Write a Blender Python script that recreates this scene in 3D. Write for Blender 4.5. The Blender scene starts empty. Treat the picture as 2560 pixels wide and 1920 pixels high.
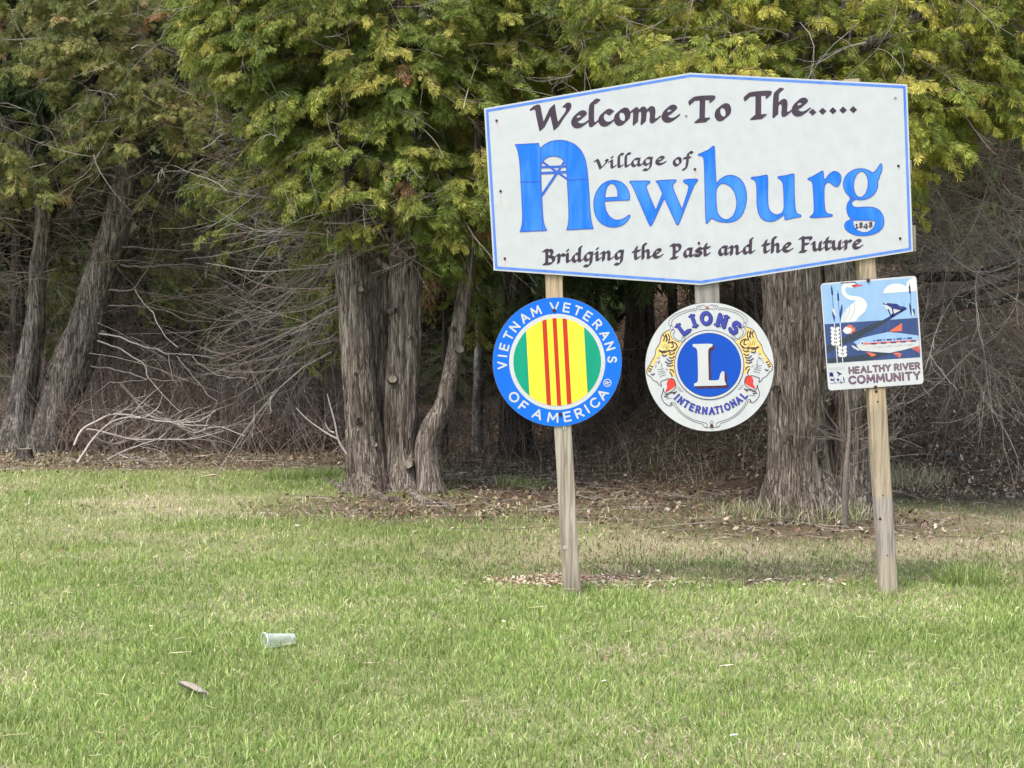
import bpy, math
import numpy as np
R = np.random.default_rng
# ---------------------------------------------------------------- camera, sky, sun, exposure
SC = bpy.context.scene
FPX = 3863.0                      # focal length in photograph pixels (2560 wide)
PITCH = math.atan(124.0 / FPX)
CAMZ = 1.5
cam_data = bpy.data.cameras.new('camera')
cam = bpy.data.objects.new('camera', cam_data)
SC.collection.objects.link(cam)
cam.location = (0, 0, CAMZ)
cam.rotation_euler = (math.pi / 2 - PITCH, 0, 0)
cam_data.sensor_width = 36.0
cam_data.lens = FPX / 2560.0 * 36.0
cam_data.clip_end = 900.0
SC.camera = cam
world = bpy.data.worlds.new('World')
SC.world = world
world.use_nodes = True
wn = world.node_tree
bg = wn.nodes['Background']
sky = wn.nodes.new('ShaderNodeTexSky')
sky.sky_type = 'NISHITA'
sky.sun_disc = False
SUN_EL = math.radians(63)
SUN_DIR = np.array([-0.55, -0.75])         # horizontal direction towards the sun
SUN_DIR /= np.linalg.norm(SUN_DIR)
sky.sun_elevation = SUN_EL
sky.sun_rotation = math.atan2(SUN_DIR[0], SUN_DIR[1])
sky.air_density = 1.0
sky.dust_density = 4.0
wn.links.new(sky.outputs[0], bg.inputs[0])
bg.inputs[1].default_value = 0.15
sun_data = bpy.data.lights.new('sun', 'SUN')
sun_data.energy = 1.5
sun_data.angle = math.radians(16)
sun_data.color = (1.0, 0.96, 0.90)
sun = bpy.data.objects.new('sun', sun_data)
SC.collection.objects.link(sun)
from mathutils import Vector
sd = Vector((SUN_DIR[0] * math.cos(SUN_EL), SUN_DIR[1] * math.cos(SUN_EL), math.sin(SUN_EL)))
sun.rotation_euler = sd.to_track_quat('Z', 'Y').to_euler()
SC.view_settings.view_transform = 'Standard'
SC.view_settings.look = 'None'
SC.view_settings.exposure = 1.06
SC.view_settings.gamma = 1.0
SC.view_settings.use_curve_mapping = False
SC.cycles.max_bounces = 6
SC.cycles.diffuse_bounces = 3
SC.cycles.transparent_max_bounces = 8

# ---------------------------------------------------------------- helpers
def ray(px, py):
    px = np.asarray(px, float); py = np.asarray(py, float)
    cx = (px - 1280) / FPX; cy = -(py - 960) / FPX
    return np.stack([cx, math.cos(PITCH) + cy * math.sin(PITCH), -math.sin(PITCH) + cy * math.cos(PITCH)], -1)

def P(px, py, Y):
    d = ray(px, py)
    t = np.asarray(Y, float) / d[..., 1]
    return d * t[..., None] + np.array([0, 0, CAMZ])

def vhash(ix, iy, iz, seed):
    with np.errstate(over='ignore'):
        h = (ix.astype(np.int64) * 374761393 + iy.astype(np.int64) * 668265263 + iz.astype(np.int64) * 2147483647 + seed * 974711) & 0xffffffff
        h = ((h ^ (h >> 13)) * 1274126177) & 0xffffffff
        h = ((h ^ (h >> 16)) * 2246822519) & 0xffffffff
        h = h ^ (h >> 15)
    return (h & 0xffffff) / float(0xffffff)

def noise(p, seed=0):
    p = np.asarray(p, float)
    i = np.floor(p).astype(np.int64); f = p - i
    f = f * f * (3 - 2 * f)
    r = 0
    for a in (0, 1):
        wa = f[..., 0] if a else 1 - f[..., 0]
        for b in (0, 1):
            wb = f[..., 1] if b else 1 - f[..., 1]
            for c in (0, 1):
                wc = f[..., 2] if c else 1 - f[..., 2]
                r = r + wa * wb * wc * vhash(i[..., 0] + a, i[..., 1] + b, i[..., 2] + c, seed)
    return r * 2 - 1

def n2(x, y, s, seed=0, oct=3):
    r = 0; a = 1.0; t = 0
    for k in range(oct):
        r = r + a * noise(np.stack([x / s * 2 ** k, y / s * 2 ** k, np.zeros_like(x) + 0.5], -1), seed + k); t += a; a *= 0.55
    return r / t

def sstep(a, b, x):
    t = np.clip((x - a) / (b - a), 0, 1)
    return t * t * (3 - 2 * t)

def ground_z(x, y):
    x = np.asarray(x, float); y = np.asarray(y, float)
    right = sstep(0.3, 3.6, x)
    bank = right * (sstep(14.3, 19.5, y) * 2.1 + np.maximum(y - 19.5, 0) * 0.08)
    left = (1 - right) * sstep(20, 40, y) * 1.0
    mound = 0.10 * np.exp(-(((x + 1.15) / 1.1) ** 2 + ((y - 14.8) / 1.0) ** 2))
    mound += 0.06 * np.exp(-(((x - 2.6) / 1.0) ** 2 + ((y - 12.9) / .8) ** 2))
    bumps = 0.025 * n2(x, y, 1.9, 5, 3) + 0.006 * n2(x, y, .35, 8, 2)
    mound = mound - .022 * np.exp(-((y - 9.1) / 1.0) ** 2)
    return bank + left + mound + bumps * sstep(0, 4, y)

def G(px, py):
    """point of the ground seen at a pixel"""
    px = np.atleast_1d(np.asarray(px, float)); py = np.atleast_1d(np.asarray(py, float))
    Ys = np.linspace(3.5, 60, 900)
    d = ray(px, py)
    t = Ys[None, :] / d[:, 1:2]
    X = d[:, 0:1] * t; Z = d[:, 2:3] * t + CAMZ
    below = Z < ground_z(X, np.broadcast_to(Ys, X.shape))
    k = np.argmax(below, 1)
    y = Ys[k]
    x = d[:, 0] * y / d[:, 1]
    out = np.stack([x, y, ground_z(x, y)], -1)
    return out

def tag(o, label=None, cat=None, group=None, kind=None):
    if label: o['label'] = label
    if cat: o['category'] = cat
    if group: o['group'] = group
    if kind: o['kind'] = kind
    return o

def empty(name, loc, label, cat, group=None):
    o = bpy.data.objects.new(name, None)
    SC.collection.objects.link(o)
    o.location = tuple(float(v) for v in loc)
    o.empty_display_size = 0.1
    return tag(o, label, cat, group)

def world_loc(o):
    v = np.array(o.location)
    while o.parent is not None:
        o = o.parent; v = v + np.array(o.location)
    return v

def mesh_obj(name, V, faces, mat=None, parent=None, col=None, origin=None, smooth=False, mat_idx=None):
    """V (n,3) in world space; faces: list of index arrays (m,k)"""
    V = np.asarray(V, np.float64)
    if parent is not None:
        org = world_loc(parent)
    elif origin is not None:
        org = np.asarray(origin, float)
    else:
        org = np.zeros(3)
    if isinstance(faces, np.ndarray): faces = [faces]
    faces = [np.asarray(f, np.int32) for f in faces if len(f)]
    me = bpy.data.meshes.new(name)
    me.vertices.add(len(V))
    me.vertices.foreach_set('co', (V - org).astype(np.float32).ravel())
    tot = np.concatenate([np.full(len(f), f.shape[1], np.int32) for f in faces])
    loops = np.concatenate([f.ravel() for f in faces])
    me.loops.add(len(loops))
    me.loops.foreach_set('vertex_index', loops)
    me.polygons.add(len(tot))
    st = np.zeros(len(tot), np.int32); st[1:] = np.cumsum(tot)[:-1]
    me.polygons.foreach_set('loop_start', st)
    me.polygons.foreach_set('loop_total', tot)
    me.polygons.foreach_set('use_smooth', np.full(len(tot), bool(smooth)))
    if mat is not None:
        for m in (mat if isinstance(mat, (list, tuple)) else [mat]): me.materials.append(m)
    if mat_idx is not None: me.polygons.foreach_set('material_index', np.asarray(mat_idx, np.int32))
    if col is not None:
        a = me.attributes.new('Col', 'FLOAT_COLOR', 'POINT')
        c = np.ones((len(V), 4), np.float32); c[:, :3] = col
        a.data.foreach_set('color', c.ravel())
    me.update(calc_edges=True)
    o = bpy.data.objects.new(name, me)
    SC.collection.objects.link(o)
    if parent is not None: o.parent = parent
    elif origin is not None: o.location = tuple(org)
    return o

# ---------------------------------------------------------------- materials
def new_mat(name):
    m = bpy.data.materials.new(name); m.use_nodes = True
    return m, m.node_tree, m.node_tree.nodes['Principled BSDF']

def set_spec(b, v):
    b.inputs['Specular IOR Level'].default_value = v

def noise_node(nt, scale=(1, 1, 1), s=1.0, detail=4, coord='Object', rough=.55):
    tc = nt.nodes.new('ShaderNodeTexCoord'); mp = nt.nodes.new('ShaderNodeMapping')
    mp.inputs['Scale'].default_value = scale
    nt.links.new(tc.outputs[coord], mp.inputs[0])
    n = nt.nodes.new('ShaderNodeTexNoise'); n.inputs['Scale'].default_value = s
    n.inputs['Detail'].default_value = detail; n.inputs['Roughness'].default_value = rough
    nt.links.new(mp.outputs[0], n.inputs['Vector'])
    return n

def ramp(nt, fac, stops):
    r = nt.nodes.new('ShaderNodeValToRGB')
    el = r.color_ramp.elements
    while len(el) < len(stops): el.new(0.5)
    for e, (p, c) in zip(el, stops):
        e.position = p; e.color = (*c, 1)
    nt.links.new(fac, r.inputs[0])
    return r

def mix(nt, a, b, fac, mode='MIX'):
    n = nt.nodes.new('ShaderNodeMix'); n.data_type = 'RGBA'; n.blend_type = mode
    for sock, v in ((n.inputs[6], a), (n.inputs[7], b)):
        if isinstance(v, tuple): sock.default_value = (*v, 1)
        else: nt.links.new(v, sock)
    if isinstance(fac, (int, float)): n.inputs[0].default_value = fac
    else: nt.links.new(fac, n.inputs[0])
    return n.outputs[2]

def bump(nt, b, h, strength=.5, dist=.01):
    n = nt.nodes.new('ShaderNodeBump'); n.inputs['Strength'].default_value = strength
    n.inputs['Distance'].default_value = dist
    nt.links.new(h, n.inputs['Height']); nt.links.new(n.outputs[0], b.inputs['Normal'])

def paint_mat(name, c1, c2=None, rough=.55, amt=.6, sc=(1, 1, .25), s=9, spec=.35):
    m, nt, b = new_mat(name)
    c2 = c2 or tuple(v * .9 for v in c1)
    n = noise_node(nt, sc, s, 5)
    r = ramp(nt, n.outputs['Fac'], [(.5 - amt / 4, c1), (.5 + amt / 4, c2)])
    nt.links.new(r.outputs[0], b.inputs['Base Color'])
    b.inputs['Roughness'].default_value = rough; set_spec(b, spec)
    return m

def leaf_mat(name, trans=.35, rough=.5, spec=.25):
    m, nt, b = new_mat(name)
    a = nt.nodes.new('ShaderNodeAttribute'); a.attribute_name = 'Col'
    nt.links.new(a.outputs['Color'], b.inputs['Base Color'])
    b.inputs['Roughness'].default_value = rough; set_spec(b, spec)
    t = nt.nodes.new('ShaderNodeBsdfTranslucent'); nt.links.new(a.outputs['Color'], t.inputs[0])
    mx = nt.nodes.new('ShaderNodeMixShader'); mx.inputs[0].default_value = trans
    out = nt.nodes['Material Output']
    nt.links.new(b.outputs[0], mx.inputs[1]); nt.links.new(t.outputs[0], mx.inputs[2])
    nt.links.new(mx.outputs[0], out.inputs[0])
    return m

def attr_mat(name, rough=.85, spec=.15, ns=40, amt=.35, bmp=.3):
    m, nt, b = new_mat(name)
    a = nt.nodes.new('ShaderNodeAttribute'); a.attribute_name = 'Col'
    n = noise_node(nt, (1, 1, 1), ns, 6, rough=.65)
    r = ramp(nt, n.outputs['Fac'], [(.25, (1 - amt,) * 3), (.75, (1 + amt,) * 3)])
    nt.links.new(mix(nt, a.outputs['Color'], r.outputs[0], 1.0, 'MULTIPLY'), b.inputs['Base Color'])
    b.inputs['Roughness'].default_value = rough; set_spec(b, spec)
    if bmp: bump(nt, b, n.outputs['Fac'], bmp, .02)
    return m

def bark_mat(name, dark, mid, light, zs=.12, s=26, tint=None):
    m, nt, b = new_mat(name)
    L = nt.links.new
    tc = nt.nodes.new('ShaderNodeTexCoord')
    warp = noise_node(nt, (1, 1, .5), 7, 4)
    off = nt.nodes.new('ShaderNodeVectorMath'); off.operation = 'MULTIPLY_ADD'
    off.inputs[1].default_value = (.05, .05, .25)
    L(warp.outputs['Color'], off.inputs[0]); L(tc.outputs['Object'], off.inputs[2])
    mp = nt.nodes.new('ShaderNodeMapping'); mp.inputs['Scale'].default_value = (1, 1, .06)
    L(off.outputs[0], mp.inputs[0])
    vo = nt.nodes.new('ShaderNodeTexVoronoi'); vo.feature = 'DISTANCE_TO_EDGE'; vo.inputs['Scale'].default_value = s * .9
    L(mp.outputs[0], vo.inputs['Vector'])
    crack = ramp(nt, vo.outputs['Distance'], [(.0, (.50, .48, .46)), (.05, (.84, .83, .82)), (.16, (1.03, 1.03, 1.03))])
    vc = nt.nodes.new('ShaderNodeTexVoronoi'); vc.inputs['Scale'].default_value = s * .9
    L(mp.outputs[0], vc.inputs['Vector'])
    n = noise_node(nt, (1, 1, zs), s * 1.3, 8, rough=.7)
    ad = nt.nodes.new('ShaderNodeMath'); ad.operation = 'MULTIPLY_ADD'; ad.inputs[1].default_value = .80
    sep = nt.nodes.new('ShaderNodeSeparateColor'); L(vc.outputs['Color'], sep.inputs[0])
    sc_ = nt.nodes.new('ShaderNodeMath'); sc_.operation = 'MULTIPLY'; sc_.inputs[1].default_value = .20
    L(sep.outputs[0], sc_.inputs[0]); L(n.outputs['Fac'], ad.inputs[0]); L(sc_.outputs[0], ad.inputs[2])
    r = ramp(nt, ad.outputs[0], [(.34, dark), (.48, mid), (.64, light)])
    n2_ = noise_node(nt, (1, 1, .45), 4.2, 4)
    r2 = ramp(nt, n2_.outputs['Fac'], [(.32, (.58, .54, .50)), (.52, (.95, .93, .91)), (.70, (1.22, 1.2, 1.2))])
    c = mix(nt, mix(nt, r.outputs[0], crack.outputs[0], 1.0, 'MULTIPLY'), r2.outputs[0], 1.0, 'MULTIPLY')
    L(c, b.inputs['Base Color'])
    b.inputs['Roughness'].default_value = .92; set_spec(b, .1)
    hh = nt.nodes.new('ShaderNodeMath'); hh.operation = 'MULTIPLY_ADD'; hh.inputs[1].default_value = .8
    L(ad.outputs[0], hh.inputs[0]); L(crack.outputs[0], hh.inputs[2])
    bump(nt, b, hh.outputs[0], .9, .016)
    return m

M = {}
M['leaf'] = leaf_mat('foliage', .3)
M['grass'] = leaf_mat('grass', .35, .45, .3)
M['twig'] = attr_mat('twig_bark', ns=30, bmp=0)
M['ground'] = attr_mat('earth', ns=28, amt=.45, bmp=.6)
M['litter'] = leaf_mat('leaf_litter', .12, .7, .15)
M['bark'] = bark_mat('cedar_bark', (.06, .049, .040), (.20, .172, .143), (.38, .34, .29), zs=.11, s=60)
M['bark_dark'] = bark_mat('dark_bark', (.02, .017, .015), (.07, .062, .055), (.15, .135, .12))
M['bark_grey'] = bark_mat('grey_bark', (.055, .05, .044), (.19, .175, .153), (.38, .36, .32), zs=.16, s=55)
M['birch'] = bark_mat('pale_bark', (.12, .11, .10), (.42, .41, .38), (.62, .60, .56), zs=.8, s=12)

# ---------------------------------------------------------------- tubes
def catmull(pts, n):
    pts = np.asarray(pts, float)
    a = np.vstack([2 * pts[0] - pts[1], pts, 2 * pts[-1] - pts[-2]])
    k = len(pts) - 1
    u = np.linspace(0, k, n); i = np.minimum(u.astype(int), k - 1); f = (u - i)[:, None]
    p0, p1, p2, p3 = a[i], a[i + 1], a[i + 2], a[i + 3]
    return .5 * (2 * p1 + (p2 - p0) * f + (2 * p0 - 5 * p1 + 4 * p2 - p3) * f ** 2 + (3 * p1 - p0 - 3 * p2 + p3) * f ** 3)

def tubes(Pt, Rd, m=3, cap=False):
    """Pt (T,n,3), Rd (T,n) -> V, F quads of T tubes with m sides"""
    T, n, _ = Pt.shape
    tan = np.gradient(Pt, axis=1)
    tan /= np.linalg.norm(tan, axis=2, keepdims=True) + 1e-9
    ref = np.where(np.abs(tan[:, :1, 2:3]) > .8, np.array([[[1., 0, 0]]]), np.array([[[0, 0, 1.]]]))
    u = np.cross(tan, np.broadcast_to(ref, tan.shape)); u /= np.linalg.norm(u, axis=2, keepdims=True) + 1e-9
    v = np.cross(tan, u)
    a = np.arange(m) * 2 * math.pi / m
    V = Pt[:, :, None, :] + Rd[:, :, None, None] * (np.cos(a)[None, None, :, None] * u[:, :, None, :] + np.sin(a)[None, None, :, None] * v[:, :, None, :])
    idx = np.arange(T * n * m).reshape(T, n, m)
    q = np.stack([idx[:, :-1, :], np.roll(idx[:, :-1, :], -1, 2), np.roll(idx[:, 1:, :], -1, 2), idx[:, 1:, :]], -1).reshape(-1, 4)
    F = [q]
    if cap and m > 2:
        F.append(idx[:, -1, :].reshape(T, m))
        F.append(idx[:, 0, ::-1].reshape(T, m))
    return V.reshape(-1, 3), F

def wander(start, dirs, length, n, curl, grav, rng, flat=None):
    """T random drooping paths: start (T,3), dirs (T,3), length (T,), gravity per step"""
    T = len(start)
    Pt = np.zeros((T, n, 3)); Pt[:, 0] = start
    d = dirs / np.linalg.norm(dirs, axis=1, keepdims=True)
    step = (length / (n - 1))[:, None]
    bend = rng.normal(0, curl * .9, (T, 3))
    for k in range(1, n):
        bend = bend * .85 + rng.normal(0, curl * .45, (T, 3))
        d = d + bend + rng.normal(0, curl * .6, (T, 3))
        g = grav[k - 1] if np.ndim(grav) else grav
        d[:, 2] += g
        d /= np.linalg.norm(d, axis=1, keepdims=True)
        Pt[:, k] = Pt[:, k - 1] + d * step
    return Pt

def twig_mesh(paths_list, cols_list, name, mat, parent=None, origin=None, m=3):
    Vs, Fs, Cs, off = [], [], [], 0
    for (Pt, Rd), c in zip(paths_list, cols_list):
        V, F = tubes(Pt, Rd, m)
        T, n, _ = Pt.shape
        Vs.append(V); Fs.append(F[0] + off); off += len(V)
        Cs.append(np.repeat(np.broadcast_to(c, (T, 3)), n * m, axis=0))
    return mesh_obj(name, np.vstack(Vs), np.vstack(Fs), mat, parent, np.vstack(Cs), origin)

def stem_mesh(pts, radii, rng_seed, nseg=64, ds=.03, ridge=.06, flare=0.0, lobes=5, flare_h=.3, twist=.3, top_dark=None):
    """trunk with fissured, uneven bark relief; pts (k,3) radii (k,)"""
    pts = np.asarray(pts, float); radii = np.asarray(radii, float)
    L = np.linalg.norm(np.diff(pts, axis=0), axis=1).sum()
    n = max(8, int(L / ds))
    Q = catmull(np.hstack([pts, radii[:, None]]), n)
    C, r = Q[:, :3], Q[:, 3]
    tan = np.gradient(C, axis=0); tan /= np.linalg.norm(tan, axis=1, keepdims=True)
    s = np.concatenate([[0], np.cumsum(np.linalg.norm(np.diff(C, axis=0), axis=1))])
    u = np.zeros_like(C); u[0] = np.cross(tan[0], [0, 1, 0.01]); u[0] /= np.linalg.norm(u[0])
    for i in range(1, n):
        w = u[i - 1] - tan[i] * np.dot(u[i - 1], tan[i]); u[i] = w / np.linalg.norm(w)
    v = np.cross(tan, u)
    a = np.arange(nseg) * 2 * math.pi / nseg
    A, S = np.meshgrid(a, s); RR = np.repeat(r[:, None], nseg, 1)
    AT = A + twist * S
    cx, cy = np.cos(AT) * RR, np.sin(AT) * RR
    def rn(fx, fz, sd): return noise(np.stack([cx * fx, cy * fx, S * fz], -1), sd)
    fine = rn(55, 4.5, rng_seed) ; mid = rn(24, 2.2, rng_seed + 3); big = rn(4.5, 1.6, rng_seed + 7)
    ridge_n = (1 - np.abs(fine)) * .5 + (1 - np.abs(mid)) * .9
    disp = ridge * (ridge_n - .9) * np.minimum(RR, .16) / .16 * .16 * 1.6 + .09 * RR * big
    if flare:
        ph = rng_seed * 1.7
        fl = np.exp(-S / flare_h) * flare * (0.55 + .65 * np.maximum(0, np.cos(lobes * A + ph)) + .25 * np.cos(2 * A + ph * 2))
        disp = disp + fl * RR
    rad = RR + disp
    V = C[:, None, :] + rad[..., None] * (np.cos(A)[..., None] * u[:, None, :] + np.sin(A)[..., None] * v[:, None, :])
    idx = np.arange(n * nseg).reshape(n, nseg)
    q = np.stack([idx[:-1], np.roll(idx[:-1], -1, 1), np.roll(idx[1:], -1, 1), idx[1:]], -1).reshape(-1, 4)
    return V.reshape(-1, 3), [q, idx[-1][None, :]], C, r

DENS = 1.0

# ---------------------------------------------------------------- flat print as thin cut shapes
class Paint:
    """signed field over a px window; positive inside"""
    def __init__(s, x0, y0, x1, y1, res):
        s.x0, s.y0, s.res = x0, y0, res
        s.X = np.arange(x0, x1 + res, res); s.Y = np.arange(y0, y1 + res, res)
        s.F = np.full((len(s.Y), len(s.X)), -9.0)
    def win(s, lo, hi, pad):
        a = max(0, int((lo[0] - pad - s.x0) / s.res)); b = min(len(s.X), int((hi[0] + pad - s.x0) / s.res) + 2)
        c = max(0, int((lo[1] - pad - s.y0) / s.res)); d = min(len(s.Y), int((hi[1] + pad - s.y0) / s.res) + 2)
        return slice(c, d), slice(a, b)
    def comb(s, w, f, mode):
        if f.size == 0: return
        if mode == 'add': s.F[w] = np.maximum(s.F[w], f)
        elif mode == 'sub': s.F[w] = np.minimum(s.F[w], -f)
    def poly(s, pts, mode='add'):
        pts = np.asarray(pts, float); pad = 3 * s.res
        w = s.win(pts.min(0), pts.max(0), pad)
        gx, gy = np.meshgrid(s.X[w[1]], s.Y[w[0]])
        if gx.size == 0: return
        d2 = np.full(gx.shape, 1e9); ins = np.zeros(gx.shape, bool)
        for p, q in zip(pts, np.roll(pts, -1, 0)):
            e = q - p; L = e @ e
            if L < 1e-9: continue
            t = np.clip(((gx - p[0]) * e[0] + (gy - p[1]) * e[1]) / L, 0, 1)
            d2 = np.minimum(d2, (gx - p[0] - t * e[0]) ** 2 + (gy - p[1] - t * e[1]) ** 2)
            if p[1] != q[1]:
                c = ((p[1] > gy) != (q[1] > gy)) & (gx < (q[0] - p[0]) * (gy - p[1]) / (q[1] - p[1]) + p[0])
                ins ^= c
        f = np.sqrt(d2) * np.where(ins, 1, -1)
        s.comb(w, f, mode)
    def line(s, pts, r, mode='add', clip=None):
        pts = np.asarray(pts, float); pad = r + 3 * s.res
        w = s.win(pts.min(0), pts.max(0), pad)
        gx, gy = np.meshgrid(s.X[w[1]], s.Y[w[0]])
        if gx.size == 0: return
        d2 = np.full(gx.shape, 1e9)
        for p, q in zip(pts[:-1], pts[1:]):
            e = q - p; L = max(e @ e, 1e-9)
            t = np.clip(((gx - p[0]) * e[0] + (gy - p[1]) * e[1]) / L, 0, 1)
            d2 = np.minimum(d2, (gx - p[0] - t * e[0]) ** 2 + (gy - p[1] - t * e[1]) ** 2)
        s.comb(w, r - np.sqrt(d2), mode)
    def disc(s, c, r, mode='add'):
        w = s.win(np.array(c) - r, np.array(c) + r, 3 * s.res)
        gx, gy = np.meshgrid(s.X[w[1]], s.Y[w[0]])
        s.comb(w, r - np.hypot(gx - c[0], gy - c[1]), mode)
    def nib(s, pts, wid, ang, thick):
        """broad pen: swept parallelograms"""
        nx = np.array([math.cos(ang), -math.sin(ang)]) * wid / 2
        for p, q in zip(pts[:-1], pts[1:]):
            e = q - p
            cr = e[0] * nx[1] - e[1] * nx[0]
            P4 = np.array([p - nx, p + nx, q + nx, q - nx])
            if abs(cr) > 1e-6: s.poly(P4)
            s.line([p - nx, p + nx], thick)
        s.line([pts[-1] - nx, pts[-1] + nx], thick)
        for sg in (-1, 1): s.line(pts + nx * sg, thick)
    def inside(s, f):
        s.F = np.minimum(s.F, f)
    def grid(s): return np.meshgrid(s.X, s.Y)
    def mesh(s, name, mat, Y, parent):
        F = s.F; ins = F > 0
        c = [ins[:-1, :-1], ins[:-1, 1:], ins[1:, 1:], ins[1:, :-1]]
        val = [F[:-1, :-1], F[:-1, 1:], F[1:, 1:], F[1:, :-1]]
        code = c[0] * 1 + c[1] * 2 + c[2] * 4 + c[3] * 8
        Vs, Fs, off = [], [], 0
        full = np.pad((code == 15).astype(np.int8), ((0, 0), (1, 1)))
        df = np.diff(full, axis=1)
        r0, a = np.nonzero(df == 1); r1, b = np.nonzero(df == -1)
        if len(r0):
            xa = s.x0 + a * s.res; xb = s.x0 + b * s.res; ya = s.y0 + r0 * s.res; yb = ya + s.res
            V = np.stack([np.stack([xa, ya], -1), np.stack([xb, ya], -1), np.stack([xb, yb], -1), np.stack([xa, yb], -1)], 1)
            Vs.append(V.reshape(-1, 2)); Fs.append(np.arange(len(r0) * 4).reshape(-1, 4)); off += len(r0) * 4
        cc = np.array([[0, 0], [1, 0], [1, 1], [0, 1]], float)
        for k in range(1, 15):
            ii, jj = np.nonzero(code == k)
            if not len(ii): continue
            base = np.stack([s.x0 + jj * s.res, s.y0 + ii * s.res], -1)
            pl = []
            for q in range(4):
                q2 = (q + 1) % 4
                i1 = (k >> q) & 1; i2 = (k >> q2) & 1
                if i1: pl.append(base + cc[q] * s.res)
                if i1 != i2:
                    v1 = val[q][ii, jj]; v2 = val[q2][ii, jj]
                    t = np.clip(v1 / (v1 - v2), .001, .999)[:, None]
                    pl.append(base + (cc[q] * (1 - t) + cc[q2] * t) * s.res)
            V = np.stack(pl, 1); n = len(pl)
            Vs.append(V.reshape(-1, 2)); Fs.append(np.arange(len(ii) * n).reshape(-1, n) + off); off += len(ii) * n
        if not Vs: return None
        V = np.vstack(Vs)
        return mesh_obj(name, P(V[:, 0], V[:, 1], np.full(len(V), Y)), [f[:, ::-1] for f in Fs], mat, parent)

def smooth_poly(pts, it=2):
    pts = np.asarray(pts, float)
    for _ in range(it):
        q = np.roll(pts, -1, 0)
        pts = np.stack([pts * .78 + q * .22, pts * .22 + q * .78], 1).reshape(-1, 2)
    return pts
def smooth_line(pts, n=None):
    pts = np.asarray(pts, float)
    if len(pts) < 3: return pts
    return catmull(pts, n or (len(pts) - 1) * 5 + 1)
def frame(x0, y0, k):
    return lambda pts: np.asarray(pts, float) * k + np.array([x0, y0])
T1 = frame(1200, 170, 560 / 1689.0)
T2 = frame(1700, 170, 600 / 1810.0)
TV = frame(1220, 730, 350 / 1659.0)
TL = frame(1600, 740, 350 / 1659.0)
TR = frame(2040, 680, 280 / 1498.0)

def slab(name, pts, y0, y1, mat, parent, smooth=False):
    pts = np.asarray(pts, float); n = len(pts)
    A = P(pts[:, 0], pts[:, 1], np.full(n, y0)); B = A.copy(); B[:, 1] = y1
    V = np.vstack([A, B]); i = np.arange(n); j = (i + 1) % n
    area = np.sum(pts[:, 0] * np.roll(pts[:, 1], -1) - np.roll(pts[:, 0], -1) * pts[:, 1])
    f1 = i[None, :] if area < 0 else i[None, ::-1]
    f2 = (i + n)[None, ::-1] if area < 0 else (i + n)[None, :]
    q = np.stack([i, j, j + n, i + n], -1)
    if area < 0: q = q[:, ::-1]
    return mesh_obj(name, V, [f1, f2, q], mat, parent)

def circle(c, r, n=96):
    a = np.arange(n) * 2 * math.pi / n
    return np.stack([c[0] + r * np.cos(a), c[1] + r * np.sin(a)], -1)

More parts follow.
